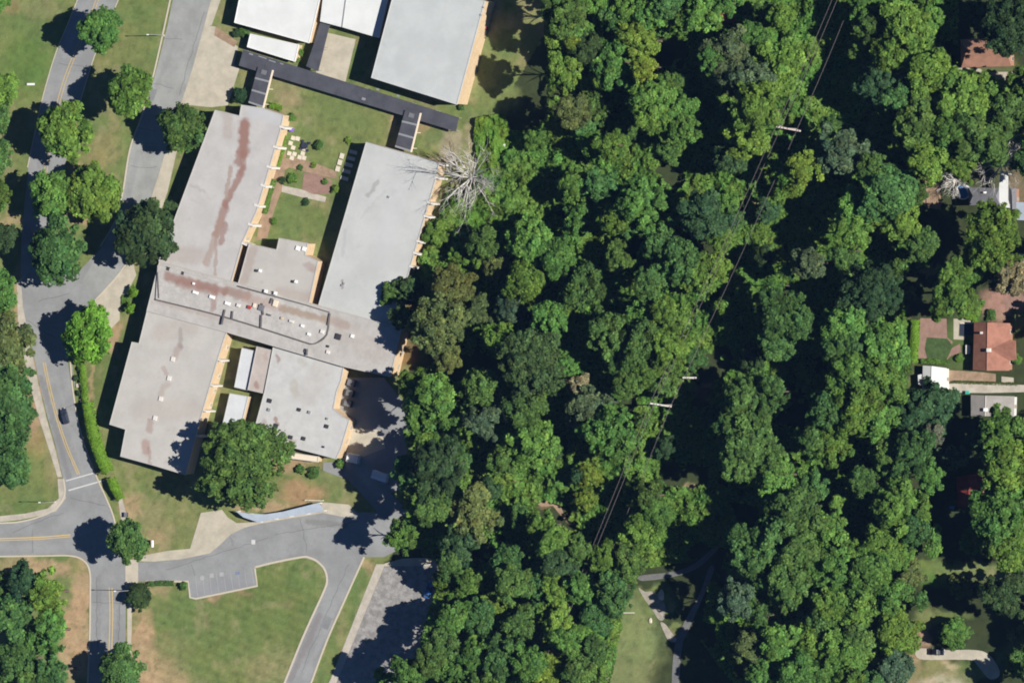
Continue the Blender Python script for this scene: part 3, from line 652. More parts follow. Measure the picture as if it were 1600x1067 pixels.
block(school, [(389, 381), (432, 390), (436, 372), (481, 380), (477, 398), (497, 408), (481, 482), (478, 500), (366, 466), (371, 446)], HK, stained('hall roofing', (0.400, 0.382, 0.355), .05, (.3, .26, .22), stk_, HK, patch=.5, scale=.2, speck=.05), label='tan-grey roof of the hall between the wings')
sts = [(590, 285, 575, 305, 4, .45, (.2, .2, .19)), (540, 360, 535, 400, 3, .25, (.25, .25, .24)), (565, 340, 600, 300, 3, .2, (.3, .3, .29)), (620, 300, 600, 400, 24, .3, (.43, .44, .44)), (536, 440, 534, 450, 2.5, .6, BR)]
block(school, [(572, 222), (686, 254), (682, 275), (607, 536), (490, 502), (497, 478)], HS, stained('east wing roofing', (0.427, 0.437, 0.427), .05, (.34, .35, .34), sts, HS, patch=.5, scale=.12, speck=.05), label='cool pale grey roof of the east classroom wing')
stl = [(262, 432, 350, 455, 7, .75, BR), (258, 425, 262, 445, 6, .7, BR2), (280, 440, 335, 452, 9, .6, BR), (355, 455, 385, 462, 9, .75, (.24, .155, .125)), (335, 460, 333, 480, 6, .5, BR), (380, 470, 430, 476, 10, .6, (.33, .22, .18)),
       (440, 480, 510, 500, 7, .7, (.27, .19, .13)), (400, 470, 440, 485, 8, .6, BR2), (515, 500, 540, 508, 8, .5, BR2), (465, 500, 500, 510, 14, .35, (.44, .42, .38)), (232, 435, 250, 440, 4, .5, GR), (250, 470, 350, 500, 5, .3, BR2), (400, 500, 450, 520, 10, .3, (.44, .43, .4)), (540, 520, 590, 550, 20, .15, BR2)]
band = block(school, [(249, 408), (628, 513), (610, 589), (536, 573), (356, 520), (229, 486)], HL, stained('central block roofing', (0.398, 0.380, 0.359), .07, (.29, .23, .19), stl, HL, patch=.6, scale=.35, speck=.1), label='heavily stained roof of the central cross block')
stm = [(283, 515, 282, 540, 4, .5, GR), (281, 540, 272, 560, 6, .35, BR), (260, 600, 250, 615, 6, .35, BR2), (233, 660, 233, 672, 6, .45, BR), (228, 690, 227, 705, 7, .65, (.3, .19, .16)), (232, 700, 234, 725, 3, .4, BR), (300, 510, 250, 520, 16, .2, BR2), (220, 640, 300, 640, 20, .15, BR2), (255, 575, 258, 585, 4, .35, BR)]
block(school, [(231, 480), (357, 512), (350, 530), (340, 562), (313, 655), (298, 712), (290, 742), (236, 726), (188, 713), (196, 671), (171, 663), (206, 534), (217, 536)], HM, stained('south-west wing roofing', (0.416, 0.399, 0.372), .045, (.33, .28, .24), stm, HM, patch=.45, scale=.2, speck=.05), label='warm grey roof of the south-west wing with white skylights')
sto = [(432, 556, 436, 562, 4, .6, BR), (470, 565, 475, 568, 6, .3, (.3, .29, .22)), (458, 600, 462, 615, 8, .4, (.3, .27, .2)), (500, 580, 480, 620, 20, .15, BR2), (412, 660, 408, 670, 5, .5, BR2), (430, 655, 434, 662, 4, .7, BR), (445, 685, 460, 690, 5, .4, BR2)]
block(school, [(427, 540), (537, 572), (533, 594), (526, 612), (521, 638), (535, 650), (546, 656), (533, 700), (525, 717), (471, 703), (396, 682), (400, 660), (413, 612)], HO, stained('kitchen roofing', (0.445, 0.445, 0.435), .05, (.35, .34, .31), sto, HO, patch=.5, scale=.35, speck=.06), label='pale kitchen roof dotted with small vents')
# low links beside the kitchen
block(school, [(378, 543), (402, 549), (387, 610), (366, 605)], 4.2, M.setdefault('whiteroof', stained('white roofing', (.52, .535, .55), .05, (.46, .47, .48), (), patch=.3, scale=.3, speck=.05)), label='narrow white roof between the south wing and kitchen')
block(school, [(401, 541), (429, 548), (413, 615), (387, 609)], 4.9, stained('pinkish roofing', (.42, .37, .34), .06, (.35, .24, .2), [(400, 600, 403, 604, 5, .6, BR), (415, 555, 415, 560, 5, .3, BR2)], 4.9, patch=.35, scale=.3), label='pinkish roof beside the narrow white one')
block(school, [(359, 614), (388, 619), (371, 690), (343, 683)], 3.4, M['whiteroof'], label='low white porch roof south of the narrow one')
block(school, [(452, 706), (498, 713), (497, 722), (449, 716)], 3.0, M['cream'], label='cream entrance canopy at the foot of the kitchen')
# raised spine on the central block with curbs coloured dark to paint their shadow line
sp = UP([(246, 414), (380, 451), (475, 477), (514, 489), (510, 523), (491, 537), (478, 535), (456, 528), (351, 495), (243, 468)], HL+.5)
spine = MB().prism(sp, HL+.004, HL+.45).build('roof_spine', stained('spine roofing', (0.413, 0.397, 0.376), .08, (.28, .21, .17), [(262, 432, 350, 455, 8, .75, BR), (280, 442, 335, 455, 9, .55, BR), (355, 455, 385, 462, 9, .75, (.24, .155, .125)), (335, 460, 333, 480, 6, .55, BR), (385, 466, 430, 478, 9, .5, (.33, .22, .18)), (440, 482, 510, 500, 6, .7, (.27, .19, .13)), (465, 505, 500, 512, 12, .4, (.46, .44, .41))], HL+.5, patch=.75, scale=.4, speck=.2), school)
mb = MB(); mb.strip(UP(smooth([(243, 468), (351, 495), (456, 528), (478, 535), (491, 537), (510, 523), (514, 489)], 3), HL+.6), .3, HL, HL+.62)
mb.build('curb', M['trimdark'], spine)
MB().strip(UP([(372, 447), (475, 476), (514, 488)], HL+.6), .25, HL, HL+.62).build('curb', M['trimdark'], spine)
MB().strip(UP([(246, 425), (248, 466)], HL+.6), .3, HL+.3, HL+.62).build('curb', M['trimdark'], spine)
for x0, y0, x1, y1 in ((351, 484, 346, 507), (363, 486, 362, 498), (409, 474, 411, 492), (408, 492, 407, 512), (515, 490, 512, 508), (479, 545, 479, 555), (425, 466, 422, 474)):
    MB().strip(UP([(x0, y0), (x1, y1)], HL+.9), .4, HL+.452, HL+.9).build('roof_duct', M['trimdark'], spine)
for x, y, a, b, m in ((305, 457, 1.6, .8, 'white_metal'), (331, 464, 1.6, .9, 'white_metal'), (355, 474, 1.5, .9, 'white_metal'), (372, 477, 1.0, .9, 'fin'), (389, 480, 1.1, .9, 'red'), (408, 481, 1.6, 1.6, 'slateroof'),
                      (302, 443, .6, .6, 'white_metal'), (415, 455, .9, .9, 'white_metal'), (430, 458, .9, .9, 'white_metal'), (397, 477, .7, 1.2, 'cream'), (430, 474, 1.3, 1.8, 'cream'), (440, 497, .6, .6, 'tan'), (472, 509, .9, .7, 'white_metal'), (482, 522, .9, .7, 'white_metal'), (455, 502, 1.3, .6, 'fin'), (503, 518, 1.0, 1.0, 'fin'), (420, 492, 1.2, .4, 'trimdark')):
    vent(spine, x, y, HL+.452, a, M[m], .5, ly=b)
for x, y, a, m in ((550, 525, .9, 'white_metal'), (528, 526, 1.6, 'dark'), (512, 550, .9, 'fin'), (262, 420, 1.0, 'dark'), (285, 427, .9, 'dark'), (512, 541, .6, 'dark'), (478, 548, 1.0, 'slateroof')):
    vent(band, x, y, HL+.004, a, M[m], .45)
# thin dark joints between the lower roofs and the central block read as short shadow steps
for x, y in ((270, 561), (264, 591), (251, 623), (242, 653)):
    x0, y0 = U(x, y, HM+.3); MB().box((x0, y0, HM+.17), (1.1, 1.3, .34), -.25).build('skylight', M['fin'], school)
for x, y, s, m in ((400, 423, .7, 'dark'), (406, 423, .8, 'white_metal'), (457, 440, .7, 'dark'), (462, 440, .8, 'white_metal'), (465, 388, 1.2, 'white_metal'), (475, 389, 1.2, 'white_metal')):
    vent(school, x, y, HK+.004, s, M[m], .4)
for x, y, s, m in ((421, 626, 1.1, 'dark'), (467, 640, .9, 'dark'), (483, 644, .8, 'metalgrey'), (510, 666, 1.0, 'dark'), (454, 683, 1.0, 'dark'), (474, 685, 1.0, 'dark'), (511, 654, .6, 'metalgrey'), (431, 665, 1.1, 'dark'), (408, 669, 1.1, 'dark'), (505, 698, .5, 'dark'), (420, 640, .8, 'metalgrey')):
    vent(school, x, y, HO+.004, s, M[m], .45)
for x, y in ((537, 443), (534, 446), (607, 308)):
    vent(school, x, y, HS+.004, .6, M['metalgrey'], .3)
edge_fins(school, (443, 182), (378, 382), HJ, (.08, .235, .39, .535, .69, .84, .99), out=1.9, wid=.6)
edge_fins(school, (686, 256), (612, 518), HS, (.0, .08, .23, .31, .46, .53, .61, .69, .80), out=1.9, wid=.55)
edge_fins(school, (350, 532), (296, 720), HM, (.16, .37, .58, .79), out=1.2)
wall_windows(school, (443, 182), (380, 378), HJ, 20, 1.0, 3.8, .8)
wall_windows(school, (686, 256), (614, 510), HS, 24, 1.0, 3.8, .8)
wall_windows(school, (350, 532), (298, 712), HM, 8, .8, 2.4, .3)
for (a, b, hh, n) in (((497, 410), (482, 480), HK, 3), ((628, 515), (611, 585), HL, 3), ((546, 658), (533, 700), HO, 2)):
    wall_windows(school, a, b, hh, n, 1.0, 2.4, .4)

# gymnasium and the white annexes along the top
x0, y0 = U(660, 60)
gym = thing('gymnasium', 'tall gymnasium with broad pale grey flat roof and a sunlit tan east wall', 'gymnasium', (x0, y0, 0))
gr_ = block(gym, [(622, -37), (758, 2), (714, 164), (580, 122)], 8.2, stained('gym roofing', (0.426, 0.447, 0.442), .05, (.37, .385, .38), [(650, 20, 660, 100, 30, .2, (.44, .45, .45)), (595, 60, 600, 70, 4, .3, (.34, .35, .34))], 8.2, patch=.5, scale=.16, speck=.05), tmat=plain('gym trim', (.47, .48, .48)))
wall_windows(gym, (758, 4), (715, 160), 8.2, 5, 5.8, 6.6, .12)
MB().box((*U(760, 45, 1.1), 1.1), (1.0, .12, 2.2), 1.3).build('door', M['red'], gym)
for x, y in ((755, 12), (751, 24)): vent(gym, x, y, 8.204, .4, M['metalgrey'], .3)
x0, y0 = U(430, 20)
an = thing('annex_building', 'bright white roofed annex at the top edge with a small lower white porch', 'building', (x0, y0, 0))
MWR = stained('bright white roofing', (.60, .61, .60), .04, (.55, .55, .55), (), patch=.2, scale=.2, speck=.03)
block(an, [(378, -22), (505, 12-35), (483, 68), (366, 36)], 4.8, MWR, tmat=M['white_metal'])
block(an, [(391, 53), (467, 70), (461, 97), (386, 74)], 3.2, MWR, label='lower white porch roof', tmat=M['white_metal'])
wall_windows(an, (498, 0), (484, 64), 4.8, 3, 1, 2.4, .4)
x0, y0 = U(545, 20)
an2 = thing('annex_building', 'white seamed roof building squeezed between the annex and the gymnasium, partly in shade', 'building', (x0, y0, 0))
rf = block(an2, [(508, -33), (543, -25), (534, 43), (500, 34)], 4.6, MWR, trim=False)
rf = block(an2, [(543.5, -25), (612, -8-16), (592, 60), (534.5, 43)], 4.6, MWR, label='right-hand half of the white seamed roof', trim=False)
MB().strip(UP([(543.3, -25), (534.3, 43)], 4.75), .3, 4.55, 4.75).build('roof_seam', M['metalgrey'], an2)

# dark covered walkways
M['darkroof'] = stained('black membrane roofing', (.068, .070, .085), .12, (.10, .10, .11), (), patch=.5, scale=.3, speck=.1, rough=.7)
def canopy(name, label, quads, h, mat, thick=.25, postmat=None, cat='covered walkway', edge=None):
    cx = sum(q[0] for q in quads[0])/4; cy = sum(q[1] for q in quads[0])/4
    x0, y0 = U(cx, cy)
    t = thing(name, label, cat, (x0, y0, 0))
    for q in quads:
        poly = UP(q, h)
        r = MB().prism(inset(poly, .03), h-thick, h).build('roof_panel', mat, t)
        for c in poly:
            k = Vector(c)*.9+Vector((sum(p[0] for p in poly)/len(poly), sum(p[1] for p in poly)/len(poly)))*.1
            MB().box((k.x, k.y, (h-thick)/2), (.16, .16, h-thick-.004)).build('post', postmat or M['metalgrey'], t)
    return t
qs = []
n = 9
for k in range(n):
    a, b = k/n, (k+1)/n
    L = lambda p, q, t: (p[0]+(q[0]-p[0])*t, p[1]+(q[1]-p[1])*t)
    T0, T1, B0, B1 = (380, 78), (717, 184), (373, 103), (712, 206)
    qs.append([L(T0, T1, a), L(T0, T1, b), L(B0, B1, b), L(B0, B1, a)])
wk = canopy('covered_walkway', 'long black roofed covered walkway running below the gymnasium and annexes', qs, 3.1, M['darkroof'])
for x, y, a, b in ((590, 140, .8, .5), (622, 150, .8, .5), (568, 155, 1.1, .7), (410, 90, 2.6, .3), (425, 96, 2.2, .3), (392, 85, 1.2, .4), (440, 100, 1.0, .3)):
    vent(wk, x, y, 3.104, a, M['metalgrey'], .12, ly=b)
canopy('covered_walkway', 'short black link roof rising between the white annex and its concrete court', [[(500, 36), (515, 39), (506, 76), (490, 70)], [(490, 70), (506, 76), (497, 112), (478, 104)]], 3.3, M['darkroof'])
def link(name, label, P, h):
    t = thing(name, label, 'covered walkway', (*U(P[2][0], P[2][1]), 0))
    n = 3
    T0, T1, B1, B0 = P
    Lr = lambda p, q, t: (p[0]+(q[0]-p[0])*t, p[1]+(q[1]-p[1])*t)
    for k in range(n):
        a, b = k/n, (k+1)/n-.05
        q = UP([Lr(T0, B0, a), Lr(T1, B1, a), Lr(T1, B1, b), Lr(T0, B0, b)], h)
        r = MB().prism(q, h-.25, h).build('roof_panel', M['darkroof'], t)
        s = UP([Lr(T0, B0, b), Lr(T1, B1, b), Lr(T1, B1, b+.05), Lr(T0, B0, b+.05)], h)
        MB().prism(inset(s, .02), h-.2, h+.06).build('roof_joint', M['metalgrey'], r)
        c = sum(p[0] for p in q)/4, sum(p[1] for p in q)/4
        if k == 0: MB().box((c[0], c[1]+.4, h+.1), (1.6, 1.3, .2), -.3).build('hatch', M['slateroof'], r)
    MB().strip(UP([T1, B1], h), .35, h-.5, h+.08).build('beam', M['cream'], t)
    for tt in (.1, .5, .9):
        for A, B in ((T0, B0), (T1, B1)):
            x, y = U(*Lr(A, B, tt), h); MB().box((x, y, h/2-.2), (.18, .18, h-.3)).build('post', M['cream'], t)
    return t
link('covered_walkway', 'short dark panelled link roof at the north end of the west wing', [(403, 105), (426, 110), (411, 169), (388, 161)], 3.6)
link('covered_walkway', 'short dark panelled link roof at the north end of the east wing', [(633, 172), (657, 177), (642, 238), (617, 230)], 3.6)
x0, y0 = U(645, 172); 
# pale blue metal canopy over the southern drop-off
cq = [[(368, 798), (388, 802), (404, 816), (380, 808)], [(388, 802), (415, 803), (428, 811), (404, 816)], [(415, 803), (442, 799), (452, 807), (428, 811)], [(442, 799), (470, 792), (478, 803), (452, 807)], [(470, 792), (498, 785), (506, 798), (478, 803)]]
M['bluemetal'] = stained('pale blue metal', (.36, .41, .48), .05, (.32, .36, .43), (), patch=.3, scale=.5, speck=.03, rough=.4)
canopy('drop_off_canopy', 'pale blue metal canopy curving along the drop-off pavement', cq, 2.9, M['bluemetal'], cat='canopy', postmat=M['white_metal'])
# small fence above it
t = thing('low_fence', 'short white rail fence on the bank above the blue canopy', 'fence', (*U(490, 781), 0))
MB().strip(UP([(477, 781), (505, 782)], .9), .14, .8, .95).build('rail', M['white_metal'], t)
for x in (477, 484, 491, 498, 505):
    MB().box((*U(x, 781.5, .4), .42), (.12, .12, .84)).build('post', M['white_metal'], t)

# court slabs
def slabs(label, L, size, mat, h=.35, name='concrete_bench'):
    for k, (x, y, lab) in enumerate(L):
        t = thing(name, lab, 'bench', (*U(x, y), 0), 'concrete benches in the courtyard')
        MB().box((*U(x, y, h), h-.06), (size[0], size[1], .14), -.28).build('seat', mat, t)
        X, Y = U(x, y, h)
        for s in (-1, 1):
            MB().box((X+s*size[0]*.3, Y, (h-.13)/2), (.18, size[1]*.8, h-.134), -.28).build('support', mat, t)
M['slab'] = plain('pale slab', (.58, .52, .42), .8)
pt = thing('courtyard_terrace', 'cluster of cream paving slabs around a dark round table in the courtyard', 'terrace', (*U(462, 228), 0))
for x, y in ((458, 216), (465, 217), (454, 224), (458, 231), (452, 240), (460, 241), (468, 246), (475, 247), (456, 247), (473, 240), (476, 233)):
    MB().box((*U(x, y, .1), .08), (1.25, 1.15, .12), -.28).build('paving_slab', M['slab'], pt)
tb = thing('picnic_table', 'dark blue round picnic table in the courtyard beside a bush', 'table', (*U(477, 228), 0))
def disc(cx, cy, r, z0, z1, n=16):
    return MB().prism([(cx+r*math.cos(2*math.pi*k/n), cy+r*math.sin(2*math.pi*k/n)) for k in range(n)], z0, z1)
X, Y = U(476, 228, .75)
M['navy'] = plain('navy paint', (.03, .035, .06), .5)
disc(X, Y, 1.0, .70, .76).build('tabletop', M['navy'], tb)
MB().box((X, Y, .35), (.14, .14, .7)).build('stem', M['navy'], tb)
for k in range(4):
    a = k*math.pi/2+.5; disc(X+1.5*math.cos(a), Y+1.5*math.sin(a), .42, .40, .46, 10).build('seat', M['navy'], tb)
    MB().box((X+1.5*math.cos(a), Y+1.5*math.sin(a), .2), (.1, .1, .4)).build('leg', M['navy'], tb)
bl = []
for k, y in enumerate((244, 254, 264)):
    bl.append((534-k*3.2, y, 'sunlit cream concrete bench beside the east wing shadow, %s of three from the top' % ('first', 'second', 'third')[k]))
slabs('', bl, (1.3, 1.5), M['slab'])
for k, y in enumerate((238, 248, 258, 268, 279)):
    slabs('', [(552-k*3.5, y, 'shaded concrete bench close to the east wing, %s of five from the top' % ('first', 'second', 'third', 'fourth', 'fifth')[k])], (2.4, 1.0), M['slab'])
t = thing('storage_box', 'small purple box against the west wing at the courtyard corner', 'box', (*U(455, 203), 0))
MB().box((*U(455, 203, .9), .45), (1.0, 1.0, .9), -.28).build('body', M['purple'], t); MB().box((*U(455, 203, .95), .94), (1.08, 1.08, .08), -.28).build('lid', M['purple'], t)

# ---------------------------------------------------------------- houses on the east side
def house(name, label, cat, pts, eave, ridge, h_ridge, roofmat, wallmat, chimneys=(), extra=None):
    """pts: roof corners NW, NE, SE, SW at the eaves (photo); ridge: two photo points at ridge height"""
    cx = sum(p[0] for p in pts)/4; cy = sum(p[1] for p in pts)/4
    t = thing(name, label, cat, (*U(cx, cy), 0))
    e = [(*q, eave) for q in UP(pts, eave)]
    R = [(*q, h_ridge) for q in UP(ridge, h_ridge)]
    # vertical ridge (north to south) or horizontal one
    vert = abs(ridge[0][1]-ridge[1][1]) > abs(ridge[0][0]-ridge[1][0])
    v = e+R+[(x, y, z-.22) for x, y, z in e]
    if vert:
        f = [[0, 4, 1], [3, 2, 5], [0, 3, 5, 4], [1, 4, 5, 2]]
    else:
        f = [[0, 3, 4], [1, 5, 2], [0, 4, 5, 1], [3, 2, 5, 4]]
    f += [[6, 7, 1, 0], [7, 8, 2, 1], [8, 9, 3, 2], [9, 6, 0, 3], [9, 8, 7, 6]]
    rf = meshobj('roof', v, [list(reversed(k)) for k in f], roofmat, t)
    mb = MB(); mb.tube([R[0], R[1]], .12, 6); mb.build('ridge_cap', M['trim'] if roofmat is M['greyroof'] else roofmat, rf)
    poly = inset([p[:2] for p in e], .45)
    MB().prism(poly, 0, eave-.225).build('wall', wallmat, t)
    P = [Vector(p) for p in poly]
    n = len(P)
    for i in range(n):
        a, b = P[i], P[(i+1) % n]; d = (b-a)
        L = d.length; d.normalize(); nn = Vector((d.y, -d.x)); ang = math.atan2(d.y, d.x)
        k = max(1, int(L/3.2))
        for j in range(k):
            c = a+d*(L*(j+.5)/k)+nn*.03
            if i == 1 and j == k//2:
                dd = MB().box((c.x, c.y, 1.02), (1.0, .12, 2.04), ang).build('door', M['wood'], t)
                MB().box((c.x+d.x*.35+nn.x*.1, c.y+d.y*.35+nn.y*.1, 1.0), (.08, .08, .08), ang).build('handle', M['metalgrey'], dd)
            else:
                fr = MB().box((c.x, c.y, 1.5), (1.1, .1, 1.1), ang).build('window', M['fin'], t)
                MB().box((c.x+nn.x*.03, c.y+nn.y*.03, 1.5), (.95, .1, .95), ang).build('pane', M['glass'], fr)
    for (x, y, s, hh, m) in chimneys:
        X, Y = U(x, y, hh)
        MB().box((X, Y, (hh+eave)/2), (s, s, hh-eave)).build('chimney', M[m], rf)
    return t
M['brick'] = plain('brick wall', (.33, .17, .11), .85); M['siding'] = plain('pale siding', (.6, .58, .54), .7)
h3 = house('house', 'house with terracotta roof, white chimney on its ridge and a gable to the right', 'house', [(1522, 503), (1578, 505), (1577, 579), (1520, 578)], 3.2, [(1543, 504), (1542, 579)], 5.4, M['terracotta'], M['brick'], [(1544, 547, .95, 6.3, 'fin'), (1533, 520, .6, 5.2, 'siding')])
# cross gable
e = [(*U(1566, 529, 3.2), 3.2), (*U(1587, 532, 3.2), 3.2), (*U(1588, 562, 3.2), 3.2), (*U(1566, 565, 3.2), 3.2)]
r0 = (*U(1548, 546, 5.1), 5.1); r1 = (*U(1585, 546, 4.9), 4.9)
meshobj('gable', e+[r0, r1]+[(p[0], p[1], 3.0) for p in e], [[0, 4, 5, 1][::-1], [3, 2, 5, 4][::-1], [1, 5, 2][::-1], [6, 7, 1, 0][::-1], [7, 8, 2, 1][::-1], [8, 9, 3, 2][::-1]], M['terracotta'], h3)
house('house', 'long grey gabled roof house with a small white chimney below the driveway', 'house', [(1517, 617), (1585, 619), (1584, 651), (1517, 650)], 3.0, [(1540, 618), (1539, 650)], 4.3, M['greyroof'], M['siding'], [(1539, 640, .9, 5.0, 'white_metal')])
t = house('garage', 'white roofed garage at the end of the double driveway', 'garage', [(1442, 571), (1479, 575), (1479, 610), (1441, 609)], 2.8, [(1456, 572), (1455, 610)], 3.7, MWR, M['siding'])
MB().prism(UP([(1434, 586), (1442, 584), (1442, 604), (1435, 600)], 2.5), 2.3, 2.5).build('lean_to_roof', MWR, t)
house('house', 'brown shingled house in deep shade in the top right corner', 'house', [(1500, 62), (1580, 58), (1580, 104), (1502, 106)], 3.2, [(1510, 80), (1572, 80)], 5.0, M['brownroof'], M['brick'], [(1591, 78, .8, 5.2, 'fin')])
house('house', 'slate grey roofed house with a white end porch near the round blue pool', 'house', [(1513, 293), (1562, 294), (1562, 320), (1514, 321)], 5.4, [(1520, 306), (1556, 306)], 7.0, M['slateroof'], M['siding'], [(1538, 301, .5, 7.4, 'white_metal')])
t = thing('porch', 'bright white narrow porch roof at the east end of the slate grey house', 'porch', (*U(1570, 300), 0))
MB().prism(UP([(1563, 268), (1575, 269), (1575, 312), (1578, 325), (1563, 324), (1560, 305)], 5.6), 5.4, 5.6).build('roof', MWR, t)
for x, y in ((1565, 271), (1573, 272), (1565, 320), (1574, 320)):
    MB().box((*U(x, y, 5.3), 2.695), (.15, .15, 5.38)).build('post', M['white_metal'], t)
house('house', 'narrow slate roof with orange eastern edge beside the bright white porch', 'house', [(1575, 294), (1588, 294), (1588, 328), (1577, 328)], 3.0, [(1581, 295), (1582, 327)], 3.6, M['slateroof'], M['brick'])
house('house', 'pale blue-grey flat roofed corner at the right edge below the slate house', 'house', [(1587, 316), (1640, 316), (1640, 346), (1588, 344)], 3.0, [(1610, 317), (1610, 345)], 3.3, M['bluemetal'], M['siding'])
house('house', 'red roofed cottage almost hidden in the trees', 'house', [(1494, 745), (1534, 738), (1536, 790), (1496, 792)], 3.0, [(1513, 742), (1514, 790)], 4.6, M['darkredroof'], M['brick'])
house('shed', 'small dark roofed shed with a pink-brown yard beside the top edge wood', 'shed', [(1100, 22), (1160, 20), (1166, 38), (1104, 34)], 2.6, [(1108, 28), (1158, 28)], 3.4, M['darkredroof'], M['brick'])
# pool
t = thing('swimming_pool', 'round blue above-ground pool in the shade left of the slate grey house', 'pool', (*U(1503, 300), 0))
X, Y = U(1504, 300, 1.1)
disc(X, Y, 2.1, 0, 1.1, 24).build('rim', M['white_metal'], t); disc(X, Y, 1.9, 1.0, 1.12, 24).build('water', M['bluecover'], t)
t = thing('raised_deck', 'timber deck with two white steps left of the round pool', 'deck', (*U(1452, 300), 0))
for x, y, w2, l2 in ((1457, 282, 2.0, 2.0), (1444, 300, 1.0, 2.0)):
    MB().box((*U(x, y, .3), .15), (w2, l2, .3)).build('step', M['fin'], t)
for k in range(6):
    MB().box((*U(1449+k*3.1, 312, .35), .30), (.52, 4.6, .1)).build('plank', M['soil'], t)
t = thing('storage_box', 'white slatted box beside the west wall of the terracotta roofed house', 'box', (*U(1512, 546), 0))
MB().box((*U(1512, 546, 1.0), .5), (1.1, 2.4, 1.0)).build('body', M['white_metal'], t); MB().box((*U(1512, 546, 1.06), 1.04), (1.2, 2.5, .07)).build('lid', M['fin'], t)
t = thing('wheelie_bin', 'teal bin beside the lower driveway left of the grey house', 'bin', (*U(1511, 613), 0))
MB().box((*U(1511, 613, 1), .5), (.9, .8, 1.0)).build('body', M['teal'], t); MB().box((*U(1511, 613, 1.05), 1.04), (1.0, .9, .07)).build('lid', M['teal'], t)
t = thing('pond', 'small dark garden pond set in a pale stone surround by the terracotta roofed house', 'pond', (*U(1510, 515), 0))
MB().prism(UP([(1500, 506), (1520, 506), (1520, 524), (1500, 524)]), .052, .07).build('water', M['navy'], t)
MB().strip(UP([(1500, 505), (1521, 505)]), .3, .05, .16).build('coping', M['slab'], t)
t = thing('rain_cover', 'bright blue tarpaulin on the ground left of the red roofed cottage', 'tarpaulin', (*U(1487, 792), 0))
MB().prism(UP([(1483, 790), (1491, 790), (1490, 795), (1484, 794)], .2), .05, .3).build('sheet', M['bluecover'], t)

# things around the loading yard
def dumpster(x, y, label, mat, sz=(2.0, 1.6, 1.4), ang=-.28, cat='dumpster'):
    t = thing('dumpster', label, cat, (*U(x, y), 0)); X, Y = U(x, y, sz[2])
    MB().box((X, Y, sz[2]/2), sz, ang).build('body', mat, t)
    for s in (-.25, .25):
        MB().box((X+s*sz[0]*math.cos(ang), Y+s*sz[0]*math.sin(ang), sz[2]+.05), (sz[0]*.46, sz[1]*.96, .08), ang).build('lid', M['slateroof'], t)
dumpster(548, 598, 'grey dumpster nearest the central block in the shaded loading yard', M['slateroof'], (2.2, 1.8, 1.5))
dumpster(546, 614, 'dark grey dumpster second from the central block in the loading yard', M['dark'], (2.2, 1.8, 1.5))
dumpster(543, 630, 'grey dumpster farthest from the central block in the loading yard', M['slateroof'], (2.2, 1.8, 1.5))
t = thing('storage_container', 'white storage container at the lower corner of the kitchen', 'container', (*U(550, 716), 0))
MB().box((*U(550, 716, 2.2), 1.1), (3.4, 2.4, 2.2), -.2).build('body', M['white_metal'], t)
for k in range(4):
    X, Y = U(545+k*3.6, 716.5+k*.2, 2.25); MB().box((X, Y, 2.23), (.12, 2.3, .06), -.2).build('rib', M['fin'], t)
t = thing('storage_container', 'shaded pale container beside the curving service drive', 'container', (*U(592, 744), 0))
MB().box((*U(592, 744, 2.2), 1.1), (4.6, 2.3, 2.2), -.3).build('body', M['white_metal'], t)
MB().box((*U(592, 744, 2.3), 2.24), (4.2, .15, .08), -.3).build('rib', M['fin'], t)
t = thing('steps', 'flight of grey stone steps in the wood above the triangular trail', 'steps', (*U(876, 755), 0))
for k in range(7):
    MB().box((*U(868+k*2.8, 770-k*7.0, .2), .1+k*.05), (1.9-.05*k, .7, .2+k*.1), .3).build('step', M['greyroof'], t)
t = thing('lattice_arch', 'bleached timber arbour among the trees left of the dark gap', 'arbour', (*U(786, 645), 0))
for k in range(5):
    MB().box((*U(782+k*1.8, 636+k*4.5, 9), 8.9), (.35, 1.3, .2), .5).build('beam', M['fin'], t)
for s in (0, 1):
    MB().box((*U(782+s*8, 636+s*18, 8.8), 4.4), (.2, .2, 8.8)).build('post', M['fin'], t)

# ---------------------------------------------------------------- hedges, shrubs, trees
TONE = {'k': (.120, .225, .032), 'b': (.098, .186, .034), 'm': (.070, .138, .034), 'd': (.043, .085, .031), 'y': (.140, .212, .032), 'o': (.104, .132, .040), 'g': (.072, .112, .055), 'p': (.19, .19, .115), 'v': (.125, .24, .024)}
TNAME = {'b': 'bright green', 'm': 'mid green', 'd': 'dark green', 'y': 'yellow-green', 'o': 'olive', 'g': 'grey-green', 'p': 'pale dusty', 'v': 'vivid lime green'}

